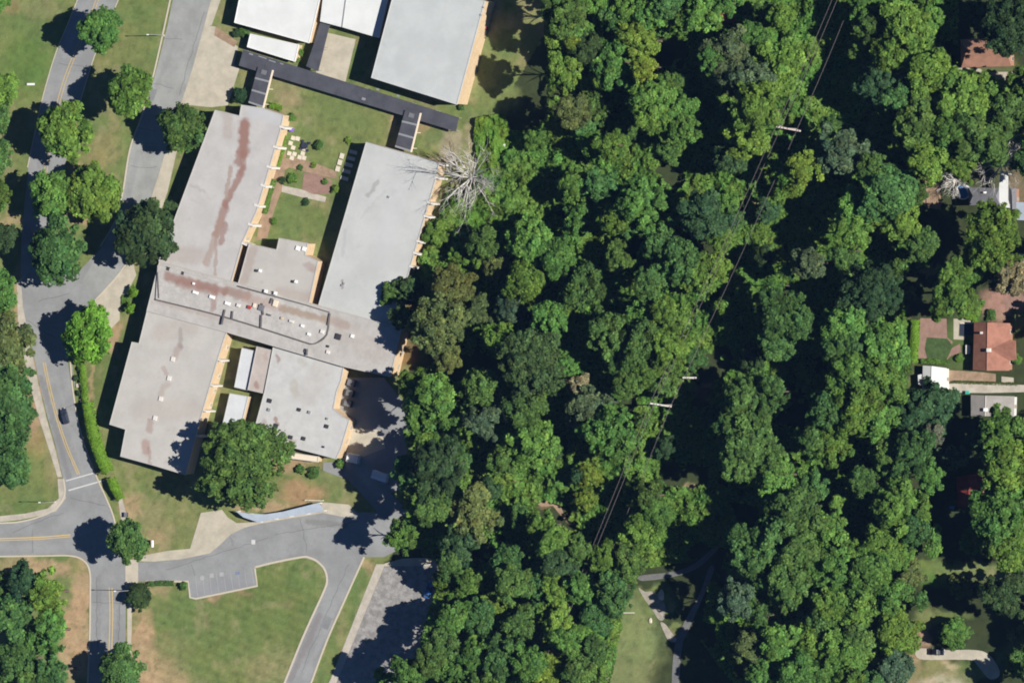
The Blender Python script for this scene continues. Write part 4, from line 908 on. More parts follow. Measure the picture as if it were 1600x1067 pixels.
def crown_mesh(seed, lobes=110, leaves=125, subs=7, flat=.85, lr=.17, leaf=.047, ragged=.3):
    """a crown of several limbs' worth of foliage: each limb carries its own clump of leafy tufts, gaps between"""
    rng = np.random.default_rng(seed)
    cen = []; nor = []; sz = []; tint = []
    S = [(np.array([rng.normal()*.12, rng.normal()*.12, .15]), .62, 1.0)]
    a0 = rng.uniform(0, 6.28)
    for k in range(subs):
        a = a0+k*2*math.pi/subs+rng.normal()*.28; d = rng.uniform(.42, .66)
        R = rng.uniform(.27, .46)
        S.append((np.array([math.cos(a)*d, math.sin(a)*d, rng.uniform(-.35, .3)]), R, rng.normal()*.10+1))
    for k in range(int(subs*.6)):
        a = rng.uniform(0, 6.28); d = rng.uniform(.1, .45)
        S.append((np.array([math.cos(a)*d, math.sin(a)*d, rng.uniform(.25, .55)]), rng.uniform(.24, .40), rng.normal()*.10+1))
    W = np.array([q[1]**2 for q in S]); W /= W.sum()
    for i in range(lobes):
        c0, R, bt = S[rng.choice(len(S), p=W)]
        d = rng.normal(size=3); d /= np.linalg.norm(d)
        if d[2] < -.3: d[2] = -d[2]
        inner = rng.random() < .15
        c = c0+d*R*(rng.uniform(.2, .6) if inner else rng.uniform(.75, 1.0+ragged))*np.array([1, 1, flat])
        l = lr*rng.uniform(.5, 1.3)
        n = int(leaves*(l/lr)**1.6)
        q = rng.normal(size=(n, 3)); q /= np.linalg.norm(q, axis=1, keepdims=True)
        q[:, 2] = np.where(q[:, 2] < -.3, -q[:, 2], q[:, 2])
        st = np.array([rng.uniform(.7, 1.3), rng.uniform(.7, 1.3), .7])
        p = c+q*l*rng.uniform(.3, 1.3, (n, 1))*st
        cen.append(p)
        nor.append(q*.75+d*.4+np.array([.0, 0, .4])+rng.normal(size=(n, 3))*.62)
        sz.append(leaf*rng.uniform(.6, 1.6, n))
        lt = bt*(1+rng.normal()*.16); warm = rng.normal()*.05
        t = np.tile([lt*(1+warm), lt, lt*(1-warm)], (n, 1))*(1+rng.normal(size=(n, 1))*.2)
        tint.append(np.clip(t, .3, 1.9))
    return quadmesh('crown', np.concatenate(cen), np.concatenate(nor), np.concatenate(sz), np.concatenate(tint))

CROWN = [crown_mesh(s, 125, 110, 5+s % 4, .85+.08*(s % 3), .15, .05, .2+.06*(s % 4)) for s in range(12)]
BIG = [crown_mesh(40+s, 340, 105, 9, .75, .10, .030, .25) for s in range(3)]
ROUND = [crown_mesh(80+s, 135, 115, 9, .85, .15, .047, .06) for s in range(4)]
SMALL = [crown_mesh(60+s, 45, 70, 4, .85, .27, .085) for s in range(3)]
def trunk_mesh(seed):
    rng = random.Random(seed); mb = MB()
    top = Vector((rng.uniform(-.05, .05), rng.uniform(-.05, .05), 1))
    mb.tube([(0, 0, 0), (.01, 0, .06), (0.0, .01, .5), tuple(top)], [.055, .038, .03, .016], 7)
    for k in range(6):
        a = k*1.05+rng.random(); z = rng.uniform(.5, .85)
        mb.tube([(0, .005, z), (.12*math.cos(a), .12*math.sin(a), z+.1), (.3*math.cos(a), .3*math.sin(a), z+.2)], [.016, .011, .004], 5)
    me = bpy.data.meshes.new('trunk'); me.from_pydata(mb.v, [], mb.f); me.update(); me.materials.append(M['bark']); return me
TRUNK = [trunk_mesh(s) for s in range(4)]

LM = [((725, 275), 'the bare white tree'), ((1230, 203), 'the upper utility pole'), ((1032, 633), 'the lower utility pole'), ((690, 40), 'the gymnasium'),
      ((1550, 540), 'the terracotta roofed house'), ((1458, 590), 'the white garage'), ((1514, 768), 'the red roofed cottage'), ((1455, 1018), 'the black car on the driveway'),
      ((845, 775), 'the triangular trail'), ((620, 960), 'the gravel lot'), ((1030, 950), 'the grey footpath'), ((640, 400), 'the east classroom wing'), ((590, 660), 'the loading yard'),
      ((1540, 90), 'the brown shingled house'), ((1540, 306), 'the slate grey house'), ((1130, 28), 'the dark roofed shed'), ((1078, 591), 'the short utility pole'), ((1090, 772), 'the small mown clearing'),
      ((102, 650), 'the dark blue car'), ((165, 870), 'the road junction'), ((190, 320), 'the bus loop'), ((1500, 893), 'the long grass clearing'), ((1185, 332), 'the brownish gap under the cables')]
DIRS = ['right of', 'up-right of', 'above', 'up-left of', 'left of', 'down-left of', 'below', 'down-right of']
used = {}
ORD = ['', 'second nearest such tree', 'third nearest such tree', 'fourth nearest such tree', 'fifth nearest such tree', 'sixth nearest such tree', 'seventh nearest such tree', 'eighth nearest such tree']
tree_reqs = []
def tree(px, py, r, tone, H=None, ry=None, label=None, name='tree', cat='tree', kind=None, jit=True):
    tree_reqs.append(dict(px=px, py=py, r=r, tone=tone, H=H, ry=ry, label=label, name=name, cat=cat, kind=kind))

# street and school trees (x, y, radius, tone, height)
for a in [(161, 46, 33, 'b', 16.5, None, 'round bright green street tree nearest the top edge beside the western street'),
          (204, 143, 38, 'b', 19, None, 'broad green tree between the western street and the bus loop'),
          (106, 205, 44, 'b', 18.5, None, 'large bright green tree overhanging the western street on its east side'),
          (288, 199, 40, 'm', 16, None, 'rounded blue-green tree at the north-west corner of the west wing'),
          (86, 306, 36, 'b', 15, None, 'bright green tree over the street, left of a paired crown'),
          (150, 299, 44, 'b', 15.5, None, 'bright green tree right-hand of the paired crowns by the bus loop'),
          (90, 389, 45, 'm', 17, None, 'dusty green tree at the place where the street meets the bus loop'),
          (229, 365, 55, 'd', 17, None, 'very dark dense tree touching the west wing beside the bus loop'),
          (138, 523, 42, 'v', 14, None, 'vivid lime green tree standing on the corner above the hedge'),
          (204, 844, 33, 'm', 17, None, 'round green tree standing at the road junction'),
          (190, 1044, 35, 'm', 15, None, 'round dark tree over the southern road at the bottom edge'),
          (218, 930, 20, 'd', 5, None, 'small dark shrubby tree on the corner of the island lawn'),
          (4, 140, 26, 'b', 13, None, 'bright tree cut by the left edge, nearest the top'),
          (-6, 185, 26, 'm', 13, None, 'tree cut by the left edge above the white bench'),
          (-4, 245, 26, 'm', 13, None, 'mid green tree cut by the left edge beside the paved street'),
          (-6, 305, 27, 'b', 13, None, 'tree cut by the left edge left of the paired crowns'),
          (2, 372, 24, 'd', 13, None, 'dark tree cut by the left edge left of the dusty green tree'),
          (0, 455, 33, 'b', 14, None, 'bright tree on the left edge opposite the bus loop mouth'),
          (12, 535, 42, 'o', 15, None, 'dark olive tree on the left edge left of the lime green tree'),
          (6, 620, 50, 'm', 16, None, 'largest bluish green tree on the left edge left of the dark car'),
          (16, 668, 36, 'm', 15, None, 'green tree just below the largest one on the left edge'),
          (16, 730, 36, 'm', 13, None, 'isolated round tree on the left edge lawn above the junction'),
          (384, 728, 74, 'm', 23, 68, 'huge spreading green tree in front of the south-west wing'),
          (375, 150, 13, 'd', 4, None, 'small dark bush beside the western link roof'),
          (-4, 0, 22, 'b', 12, None, 'bright tree in the top left corner')]:
    tree(a[0], a[1], a[2], a[3], a[4], a[5], a[6])
forest = """75 925 34 b;34 915 32 d;18 968 40 m;74 985 36 b;30 1030 38 m;84 1046 30 m;-5 1070 30 m;-6 915 30 m;50 1075 30 m
682 366 22 y 7;723 397 21 b 8;753 401 18 b 8;614 457 20 m 9;636 450 24 d 10;706 447 36 o;688 502 50 o;745 490 26 o;775 417 22 o 9;757 382 28 m;632 495 22 d 14
830 372 38 b;866 402 32 b;822 438 34 b;800 478 27 g;910 450 40 m;860 502 32 b;780 532 26 b;836 570 55 d;885 577 20 b;908 606 22 p;955 530 38 m;982 563 20 y;965 400 24 m;986 478 18 m
675 628 44 b;652 598 26 b;750 602 32 m;702 563 22 o;755 662 30 g;820 640 36 m;832 690 40 b;926 642 38 g;952 680 42 b;922 742 20 y 11;918 778 17 y 9;640 742 30 m;682 730 46 d;672 792 30 m;712 722 26 m;786 720 26 m;766 766 20 d;745 802 42 o;812 808 20 m 10;852 820 25 b;628 838 26 b;875 700 18 d
720 852 34 d;702 882 26 m;796 876 26 m;866 846 28 b;872 882 32 d;906 862 26 m;802 912 32 m;732 906 24 b;842 916 28 m;872 926 28 y;906 916 26 b;746 962 32 m;775 948 20 y;816 976 32 m;872 972 26 y;890 1002 32 b;932 962 30 m;960 922 32 m;946 872 26 b;985 882 28 m;1000 832 32 b;1026 800 28 b;1014 774 26 m;988 768 18 m
690 1002 28 m;636 1048 28 b;672 1030 26 m;704 965 30 b;706 1046 32 b;742 1022 32 b;782 1030 36 m;826 1032 32 b;862 1052 32 y;902 1046 30 m;650 1082 26 m;925 1010 24 m;694 905 20 b;760 1070 30 m
886 20 36 m;902 52 28 b;866 62 13 y;893 64 12 y;960 32 32 m;916 78 26 d;878 112 28 y;963 96 40 b;926 136 22 b;896 170 30 o;932 166 26 m;838 214 20 b 9;930 228 28 b 11;913 190 24 m;903 292 30 b;942 290 28 m;906 342 24 b;880 -10 26 m;930 -5 26 b;868 36 16 m
986 14 30 b;1022 24 30 b;1002 62 30 y;1046 8 24 m;1100 14 32 b;1066 34 24 b;1142 92 46 g;1112 96 24 b;1216 106 44 b;1220 28 24 b;1194 24 20 m;1056 120 20 m;1024 150 30 b;1016 182 32 y;1062 172 28 b;1072 206 26 b;1046 242 20 m;1110 166 20 m;1132 186 24 m;1182 172 44 b;1166 214 34 y;1142 246 28 d;956 226 28 b;1010 104 24 y;1180 120 34 g;1170 60 24 b;1140 0 26 b;980 200 18 m;960 140 18 m
1256 264 28 y;1242 292 16 y;1318 234 42 g;1332 330 34 b;1300 198 18 m;1000 318 38 b;960 342 28 b;1100 338 40 d;1136 318 20 b;1148 342 20 m 10;1126 376 22 b 12;1030 376 32 m;1062 410 38 m;1092 424 34 b 14;1122 420 24 b 12;970 404 18 m;1020 440 28 m;1006 500 28 b;1036 496 30 b;1000 540 36 m;1042 540 28 b;970 562 26 m;1062 556 24 b 12;1132 480 14 b 9;1160 458 12 b 9;1210 446 14 b;1218 486 40 m;1244 502 30 m;1216 532 28 m;1264 410 26 g;1232 426 12 m;1320 512 40 b;1366 452 50 d;1330 362 32 b;1322 392 24 m;990 350 24 m
1350 14 28 b;1420 38 42 b;1396 90 38 b;1372 132 30 d;1410 152 36 m;1452 112 40 b;1506 152 46 b;1442 192 42 m;1492 202 46 b;1542 212 46 m;1572 172 36 m;1452 250 34 b;1502 262 26 b;1578 36 50 d;1536 22 26 d 14;1390 300 46 m;1412 352 30 b;1432 300 20 m;1368 265 26 m;1552 366 50 b;1442 376 26 m;1430 404 20 m;1488 456 44 b;1512 426 22 b;1420 460 14 o 6;1586 434 30 p;1408 420 16 m;1612 250 30 m;1610 130 30 b;1360 40 26 m;1350 80 20 m;1460 30 20 b
1322 540 40 m;1376 542 44 b;1342 582 46 b;1388 592 36 b;1290 642 32 m;1342 642 40 b;1372 662 32 b;1302 692 34 b;1272 682 28 m;1454 636 42 d 11;1458 682 20 p;1570 672 38 b;1576 722 46 b;1562 800 46 b;1582 846 42 b;1426 708 36 m;1456 746 26 b;1350 756 26 m;1386 716 26 m;1406 794 46 b;1426 826 30 m;1380 852 34 b;1490 712 22 g;1458 846 14 b 9 25;1518 846 18 b 9 25;1270 762 26 m;1236 792 42 m;1262 822 40 m;1312 786 14 b;1300 832 36 b;1336 872 28 b;1216 742 32 b;1206 722 26 m;1320 600 26 m;1530 690 20 d
1170 626 44 m;1206 612 26 m;1160 690 40 m;1190 702 36 m;1152 730 26 m;1042 592 30 m 13;985 604 24 m;1012 584 24 b 14;1005 655 16 m 9;1040 700 18 d 9;1200 330 20 d 9;1200 400 20 d 12;1180 560 22 d 10;1110 650 16 d 9;905 740 14 d;600 1060 18 b 10;1086 560 20 m 9;1140 664 24 m;1210 852 42 m;1252 862 36 m;1160 842 22 m 26;1190 882 42 m 27;1226 912 36 m;1150 940 32 g 26;1186 922 18 m 20;1186 962 22 m 23;1120 960 14 b 10;1132 992 15 b 10;1170 1012 26 o 24;1220 1012 40 b 26;1272 1002 32 b;1250 1052 36 b;1190 1058 28 b;1292 962 30 m;1262 892 30 m;1282 872 36 b;1300 1045 30 b
1302 882 40 b;1360 892 40 b;1300 932 36 b;1352 942 40 b;1394 930 30 b;1425 900 22 o 8;1342 992 36 m;1402 986 36 b;1302 1012 30 b;1332 1022 24 b;1398 1040 28 g 9;1500 918 20 o 6;1570 932 36 d;1490 988 25 b 8;1592 994 16 o 7;1592 1032 22 m 8;1410 870 22 b;1330 1070 26 b;1440 940 14 m 7;1620 1060 26 m;1360 1075 24 m"""
rf_ = random.Random(5)  # small dark trees beside the cable gap are added for its shade
for ln in forest.replace('\n', ';').split(';'):
    q = ln.split()
    px, py, r, tone = float(q[0]), float(q[1]), float(q[2]), q[3]
    H = float(q[4]) if len(q) > 4 else (14.5+r*PX*1.15+rf_.uniform(-2, 2.5) if r > 22 else 12+rf_.uniform(-2, 3))
    ry = float(q[5]) if len(q) > 5 else None
    if len(q) <= 4:
        if px < 1000: H -= 2.5
        if px < 900 and py < 200: H += 10
        if 780 < px < 940 and 640 < py < 740: H -= 4
        if 700 < px < 960 and 160 < py < 500: H -= 3.5
        if 960 < px < 1160 and 160 < py < 570: H -= 3
        if 620 < px < 700 and 560 < py < 1060: H += 5
        if 1110 < px < 1260 and (790 < py or 560 < py < 760): H += 4
        if 1180 < px < 1300 and 150 < py < 460: H += 3
    tree(px, py, r, tone, H, ry)
# a margin of trees beyond the right edge, whose shade falls into view
for px, py, r, H in ((1640, 40, 38, 18), (1650, 200, 40, 18), (1640, 420, 38, 17), (1650, 500, 30, 12), (1645, 700, 40, 18), (1640, 790, 40, 18), (1648, 930, 38, 18), (1650, 990, 34, 17)):
    tree(px, py, r, 'm', H)

# labels
for q in tree_reqs:
    if q['label']: continue
    px, py, r = q['px'], q['py'], q['r']
    best = min(LM, key=lambda l: (l[0][0]-px)**2+(l[0][1]-py)**2)
    dx = px-best[0][0]; dy = best[0][1]-py
    q['d'] = math.hypot(dx, dy)
    di = int(round(math.atan2(dy, dx)/(math.pi/4))) % 8
    size = 'large' if r >= 38 else 'mid-sized' if r >= 26 else 'small'
    q['key'] = '%s %s tree %s %s' % (size, TNAME[q['tone']], DIRS[di], best[1])
groups = {}
for q in tree_reqs:
    if 'key' in q: groups.setdefault(q['key'], []).append(q)
for k, L in groups.items():
    L.sort(key=lambda q: q['d'])
    for i, q in enumerate(L):
        q['label'] = k if i == 0 and len(L) == 1 else k+', '+(['nearest such tree']+ORD[1:])[i]

def place_tree(i, q):
    px, py, r = q['px'], q['py'], q['r']; H = q['H']
    rm = r*PX*1.04
    half = min(rm*.92, H*.46)
    hc = H-half
    X, Y = U(px, py, hc)
    H_ = H
    root = thing('tree', q['label'], 'tree' if H > 5.5 else 'bush', (X, Y, 0), 'street trees along the road' if i < 25 else 'woodland trees')
    me = ROUND[i % 4] if i < 25 and r < 70 else BIG[i % 3] if r > 46 else (SMALL[i % 3] if r < 17 else CROWN[(i*5+int(px)) % 12])
    c = bpy.data.objects.new('crown', me); C.objects.link(c); c.parent = root
    if i < 25 and r < 70: rm *= 1.14
    ry = (q['ry'] or r)*PX*1.04
    c.location = (0, 0, hc)
    rr = random.Random(i*31+7)
    if q['ry']:
        c.scale = (rm, ry, half); c.rotation_euler = (0, 0, 0)
    else:
        c.scale = (rm*rr.uniform(.95, 1.08), rm*rr.uniform(.95, 1.08), half); c.rotation_euler = (rr.uniform(-.12, .12), rr.uniform(-.12, .12), rr.uniform(0, 6.28))
    t = TONE[q['tone']]; k = rr.uniform(.78, 1.2); wv = rr.uniform(-.16, .14)
    c.color = (t[0]*k*(1+wv), t[1]*k, t[2]*k*(1-wv), 1)
    tr = bpy.data.objects.new('trunk', TRUNK[i % 4]); C.objects.link(tr); tr.parent = root
    tr.scale = (rm*1.1+2, rm*1.1+2, H*.8)
    tr.rotation_euler = (0, 0, rr.uniform(0, 6.28))
for i, q in enumerate(tree_reqs): place_tree(i, q)

# bare trees
def bare_tree(px, py, r, H, label, seed, mat):
    rng = random.Random(seed)
    hc = H*.75; X, Y = U(px, py, hc)
    root = thing('bare_tree', label, 'tree', (X, Y, 0))
    rm = r*PX
    mb = MB(); mb.tube([(X, Y, 0), (X+.2, Y, H*.25), (X, Y+.1, H*.45)], [.42, .33, .26], 8); mb.build('trunk', mat, root)
    mb = MB()
    def br(p, d, L, rad, lev):
        n = 4; pts = [p]; rr = [rad]
        q = Vector(p); dd = Vector(d)
        for k in range(n):
            dd = (dd+Vector((rng.gauss(0, .13), rng.gauss(0, .13), rng.gauss(0, .08)))).normalized()
            q = q+dd*L/n; pts.append(tuple(q)); rr.append(rad*(1-.62*(k+1)/n))
        mb.tube(pts, rr, 4, cap=False)
        if lev > 0:
            for k in range(4 if lev > 1 else 3):
                t = rng.randint(1, n)
                e = Vector(pts[t]); nd = (dd+Vector((rng.gauss(0, .55), rng.gauss(0, .55), rng.gauss(.1, .25)))).normalized()
                br(tuple(e), nd, L*rng.uniform(.4, .62), rr[t]*.75, lev-1)
    for k in range(19):
        a = k*2*math.pi/19+rng.uniform(-.15, .15); up = rng.uniform(.15, 1.1)
        d = Vector((math.cos(a), math.sin(a), up)).normalized()
        z = H*rng.uniform(.28, .46)
        br((X, Y, z), d, rm*rng.uniform(.8, 1.1)*math.sqrt(1+up*up)*.85, .20, 3)
    mb.build('branches', mat, root)
bare_tree(727, 277, 52, 13, 'bare white dead tree with branches fanned over the end of the east wing', 3, M['deadbark'])
bare_tree(1560, 250, 38, 12, 'bare grey tree above the slate grey house', 9, M['deadbark'])
bare_tree(1487, 282, 22, 9, 'small bare grey tree left of the slate grey house', 12, M['deadbark'])

# hedges and shrubs made of leaves
def leafstrip(name, label, pts, wd, h, tone, cat='hedge', dens=26, leaf=.22, lump=.25):
    p = [Vector(U(x, y, h*.6)) for x, y in smooth(pts, 6)]
    cen = []; nor = []
    for a, b in zip(p, p[1:]):
        L = (b-a).length; d = (b-a)/max(L, 1e-6); nn = Vector((-d.y, d.x))
        n = int(L*dens*(wd+2*h))
        t = RNG.random(n); u = RNG.uniform(-1, 1, n); 
        prof = np.sqrt(np.maximum(0, 1-np.abs(u)**3))
        cx = a.x+d.x*L*t; cy = a.y+d.y*L*t
        wob = 1+lump*(fbm(cx, cy, 1.6, 4)-.5)*2
        top = RNG.random(n) < .7
        uu = np.where(top, u, np.sign(u)*1.0)
        z = np.where(top, h*wob*(.75+.25*prof), RNG.random(n)*h*.9)
        cen.append(np.stack([cx+nn.x*uu*wd/2*wob, cy+nn.y*uu*wd/2*wob, z], 1))
        nz_ = np.where(top, 1.0, .25)
        nor.append(np.stack([nn.x*uu*.6, nn.y*uu*.6, nz_], 1)+RNG.normal(size=(n, 3))*.35)
    cen = np.concatenate(cen); nor = np.concatenate(nor); n = len(cen)
    tint = np.clip((.75+.5*fbm(cen[:, 0], cen[:, 1], 1.3, 9))[:, None]*(1+RNG.normal(size=(n, 1))*.15), .4, 1.7)*np.ones((1, 3))
    x0, y0 = p[0]
    me = quadmesh('foliage', cen-np.array([x0, y0, 0]), nor, leaf*RNG.uniform(.6, 1.4, n), tint)
    root = thing(name, label, cat, (x0, y0, 0))
    f = bpy.data.objects.new('foliage', me); C.objects.link(f); f.parent = root; f.color = (*TONE[tone], 1)
    mb = MB()
    q = UP(pts[::1], 0)
    for x, y in q: mb.tube([(x, y, 0), (x+.05, y, h*.7)], [.08, .04], 5)
    mb.build('stems', M['bark'], root)
    return root
leafstrip('hedge', 'long bright green clipped hedge curving beside the street below the lime green tree', [(136, 630), (141, 655), (149, 690), (158, 715), (169, 738)], 2.6, 3.3, 'v')
leafstrip('hedge', 'short green hedge continuing the long one down to the corner', [(173, 748), (179, 762), (188, 780)], 2.0, 2.6, 'v')
leafstrip('hedge', 'thin green hedge row climbing from the long hedge to the lime green tree', [(128, 568), (130, 595), (134, 628)], 1.6, 1.3, 'v', leaf=.18)
leafstrip('hedge', 'green border hedge along the east side of the west wing, upper stretch', [(446, 212), (440, 240), (432, 265)], 1.1, .8, 'v', leaf=.16)
leafstrip('hedge', 'green border hedge along the east side of the west wing, lower stretch', [(428, 280), (420, 305), (413, 333)], 1.4, 1.4, 'b', leaf=.18)
leafstrip('hedge', 'short green hedge by the western link roof in the courtyard', [(422, 165), (432, 167), (441, 171)], 1.6, 1.0, 'v', leaf=.16)
leafstrip('hedge', 'tall narrow hedge along the left side of the brick patio', [(1430, 500), (1429, 530), (1427, 566)], 2.0, 2.2, 'v')
leafstrip('hedge', 'low hedge below the round lawn beside the white garage', [(1440, 564), (1465, 565), (1484, 566)], 1.2, 1.0, 'b', leaf=.18)
leafstrip('hedge', 'lime green border between the two strips of the double driveway', [(1492, 597), (1530, 598), (1590, 600)], .8, .25, 'o', leaf=.14, cat='border')
leafstrip('hedge', 'dark clipped hedge row at the corner of the island lawn', [(232, 912), (250, 911), (272, 911)], 1.3, 1.0, 'm', leaf=.17)
def shrub(px, py, r, h, tone, label):
    hc = h*.5; X, Y = U(px, py, hc)
    root = thing('shrub', label, 'shrub', (X, Y, 0))
    c = bpy.data.objects.new('foliage', SMALL[int(px) % 3]); C.objects.link(c); c.parent = root
    c.location = (0, 0, hc); c.scale = (r*PX, r*PX, h*.5); c.color = (*TONE[tone], 1); c.rotation_euler = (0, 0, px)
    mb = MB().tube([(X, Y, 0), (X, Y, hc)], [.06, .04], 5); mb.build('stem', M['bark'], root)
for a in [(208, 456, 9, 3.4, 'v', 'upper of two small lime shrubs beside the west side of the school'), (203, 481, 9, 3.4, 'v', 'lower of two small lime shrubs beside the west side of the school'),
          (196, 470, 8, .8, 'b', 'low flat shrub between the two small lime shrubs'), (287, 916, 7, 1.8, 'm', 'clipped square bush at the inner corner of the small car park'),
          (498, 226, 9, 1.8, 'm', 'green bush right of the dark round picnic table'), (545, 220, 6, .9, 'y', 'tiny yellow-green bush at the north end of the east wing'),
          (524, 296, 7, 1.6, 'y', 'small yellow-green bush beside the brick circle in the courtyard'), (458, 278, 9, 1.2, 'b', 'low green bush by the courtyard soil path'), (442, 282, 6, 1.5, 'd', 'dark bush at the west end of the courtyard soil path'), (470, 262, 5, .9, 'm', 'small bush above the brick circle in the courtyard'), (478, 316, 6, 1.2, 'd', 'dark low bush below the pale courtyard path'), (508, 284, 5, .9, 'b', 'small bright bush on the right part of the brick circle'), (490, 258, 5, .8, 'y', 'tiny yellow bush between soil path and brick circle'), (428, 345, 6, 1.1, 'b', 'small bush at the lower end of the courtyard soil path'), (455, 184, 7, 1.4, 'b', 'small green bush at the north-east corner of the west wing'),
          (125, 575, 5, 1.2, 'd', 'dark round shrub topmost in the row beside the thin hedge'), (119, 590, 5, 1.2, 'd', 'dark round shrub second in the row beside the thin hedge'), (124, 614, 5, 1.2, 'd', 'dark round shrub third in the row beside the thin hedge'), (129, 629, 4, 1.2, 'd', 'dark round shrub lowest in the row beside the thin hedge'),
          (533, 725, 8, 1.8, 'b', 'green bush between the cream entrance canopy and the white container'), (490, 738, 10, 1.6, 'm', 'wide green bush below the cream entrance canopy'), (470, 733, 8, 1.4, 'm', 'small green bush right of the huge spreading tree'),
          (1500, 560, 7, 1.2, 'b', 'bright bush between the garage and the terracotta roofed house'), (1518, 494, 12, 1.2, 'v', 'bright lime bush behind the pale stone surround'), (1548, 492, 10, 1.6, 'm', 'green bush above the terracotta roof'), (1590, 560, 9, 2.5, 'b', 'bush right of the terracotta roof gable'),
          (721, 168, 5, 1.2, 'm', 'small bush at the foot of the gymnasium corner'), (465, 92, 6, 2.2, 'b', 'bush beside the small white porch roof'), (470, 82, 6, 2.2, 'b', 'upper bush beside the small white porch roof'), (382, 50, 9, 1.6, 'm', 'green bush left of the annex porch'), (370, 52, 7, 1.6, 'd', 'darker bush farther left of the annex porch')]:
    shrub(*a)

# ---- ground vegetation: vines and undergrowth nobody could count
def cover(name, polys, n, zfun, size, tone, seed, dens_fun=None):
    pts = []
    xs = [p[0] for P in polys for p in P]; ys = [p[1] for P in polys for p in P]
    x = RNG.uniform(min(xs), max(xs), n); y = RNG.uniform(min(ys), max(ys), n)
    k = np.zeros(n, bool)
    for P in polys: k |= inpoly(x, y, P)
    x = x[k]; y = y[k]
    k2 = fbm(x, y, 60, seed+3) > (dens_fun or 0); x = x[k2]; y = y[k2]
    # photo pixel -> ground (nearly affine)
    A = np.array(U(0, 0)); B = np.array(U(1600, 0)); Cc = np.array(U(0, 1067))
    X = np.empty(len(x)); Y = np.empty(len(x))
    u = (x-800)*PX; v = (533.5-y)*PX
    tx = u*math.cos(TH)-CAM.x; tz = -u*math.sin(TH)-CAM.z
    t = -CAM.z/tz
    X = CAM.x+tx*t; Y = v*t
    z, nx_, ny_ = zfun(X, Y)
    m = len(X)
    cen = np.stack([X, Y, z+RNG.random(m)*.35], 1)
    nor = np.stack([nx_, ny_, np.ones(m)], 1)+RNG.normal(size=(m, 3))*.4
    tint = np.clip((.65+.7*fbm(X, Y, 3, seed+9))[:, None]*(1+RNG.normal(size=(m, 1))*.2), .3, 1.9)*(1+(fbm(X, Y, 4, seed+2)-.5)[:, None]*np.array([[.8, 0, -.2]]))
    me = quadmesh(name, cen, nor, size*RNG.uniform(.6, 1.5, m), tint)
    o = bpy.data.objects.new(name, me); C.objects.link(o); o.color = (*TONE[tone], 1)
    return o
def hills_(s, amp, pw=1.0):
    def f(X, Y):
        h = fbm(X, Y, s, 40, 3); e = .6
        hx = fbm(X+e, Y, s, 40, 3); hy = fbm(X, Y+e, s, 40, 3)
        return (h**pw)*amp, -(hx-h)/e*amp, -(hy-h)/e*amp
    return f
tag(cover('vine_cover', [[(748, 185), (790, 178), (800, 205), (835, 205), (850, 250), (848, 300), (835, 345), (850, 385), (800, 395), (745, 400), (715, 350), (690, 340), (700, 300), (745, 300), (750, 250), (742, 215)]], 110000, hills_(4.0, 3.5, 1.4), .3, 'k', 3),
    'tangle of bright green vines and brush right of the bare white tree', 'undergrowth', kind='stuff')
tag(cover('undergrowth', [[(690, 340), (860, 180), (860, -10), (1500, -10), (1500, 110), (1600, 130), (1600, 260), (1420, 260), (1420, 1067), (1150, 1067), (1100, 1000), (1120, 870), (990, 890), (960, 1067), (640, 1067), (700, 880), (640, 860), (640, 600), (690, 560), (640, 450)]], 420000, hills_(5, 5.5, 1.3), .36, 'b', 5, .36),
    'low mixed undergrowth on the shaded floor of the wood', 'undergrowth', kind='stuff')

# ---------------------------------------------------------------- utility poles and cables
def upole(px, py, h, label, arm_px, mat, tr=None):
    """px, py: photo position of the pole top"""
    X, Y = U(px, py, h)
    t = thing('utility_pole', label, 'utility pole', (X, Y, 0))
    MB().tube([(X, Y, 0), (X, Y, h+.3)], [.24, .16], 8).build('pole', M['wood'], t)
    (ax, ay), (bx, by) = arm_px
    A = U(ax, ay, h); B = U(bx, by, h)
    MB().strip([A, B], .42, h-.15, h+.15).build('crossarm', mat, t)
    for k in (0.03, .35, .97):
        x = A[0]+(B[0]-A[0])*k; y = A[1]+(B[1]-A[1])*k
        MB().tube([(x, y, h+.15), (x, y, h+.5)], [.12, .09], 6).build('insulator', M['fin'], t)
    if tr:
        x, y = U(*tr, h-.5)
        disc(x, y, .5, h-1.2, h+.35, 10).build('transformer', M['metalgrey'], t)
        MB().box((x+.5, y-.2, h-.4), (.9, .2, .2)).build('bracket', M['metalgrey'], t)
    return A, B
HP = 14.0
A1, B1 = upole(1231, 201, HP, 'upper wooden utility pole with wide pale crossarm and grey transformer above the dark gap', ((1213, 198), (1251, 205)), M['palewood'], (1217, 196))
A2, B2 = upole(1032, 633, HP, 'lower utility pole with white crossarm beside the dark clearing', ((1016, 630), (1049, 635)), M['fin'])
upole(1077, 591, 8, 'short utility pole with pale short crossarm above a yellow soil patch', ((1067, 590), (1088, 590)), M['fin'])
def cable(label, a, b, h0=HP+.3, h1=HP+.3, sag=1.2, rad=.05):
    P = [(a[0]+(b[0]-a[0])*k/14, a[1]+(b[1]-a[1])*k/14, h0+(h1-h0)*k/14-sag*4*(k/14)*(1-k/14)) for k in range(15)]
    o = MB().tube(P, rad, 5).build('power_cable', M['wire']); tag(o, label, 'cable', 'overhead power cables')
up_l = U(1325, -60, HP); up_m = U(1333, -60, HP); up_r = U(1355, -60, HP)
dn_l = U(829, 1085, HP); dn_r = U(860, 1085, HP)
mid = lambda A, B, k: (A[0]+(B[0]-A[0])*k, A[1]+(B[1]-A[1])*k)
cable('leftmost cable from the upper pole to the top edge', up_l, A1)
cable('middle cable from the upper pole to the top edge', up_m, mid(A1, B1, .2))
cable('rightmost cable from the upper pole to the top edge', up_r, mid(A1, B1, .85))
cable('leftmost cable spanning between the upper and lower poles', A1, A2)
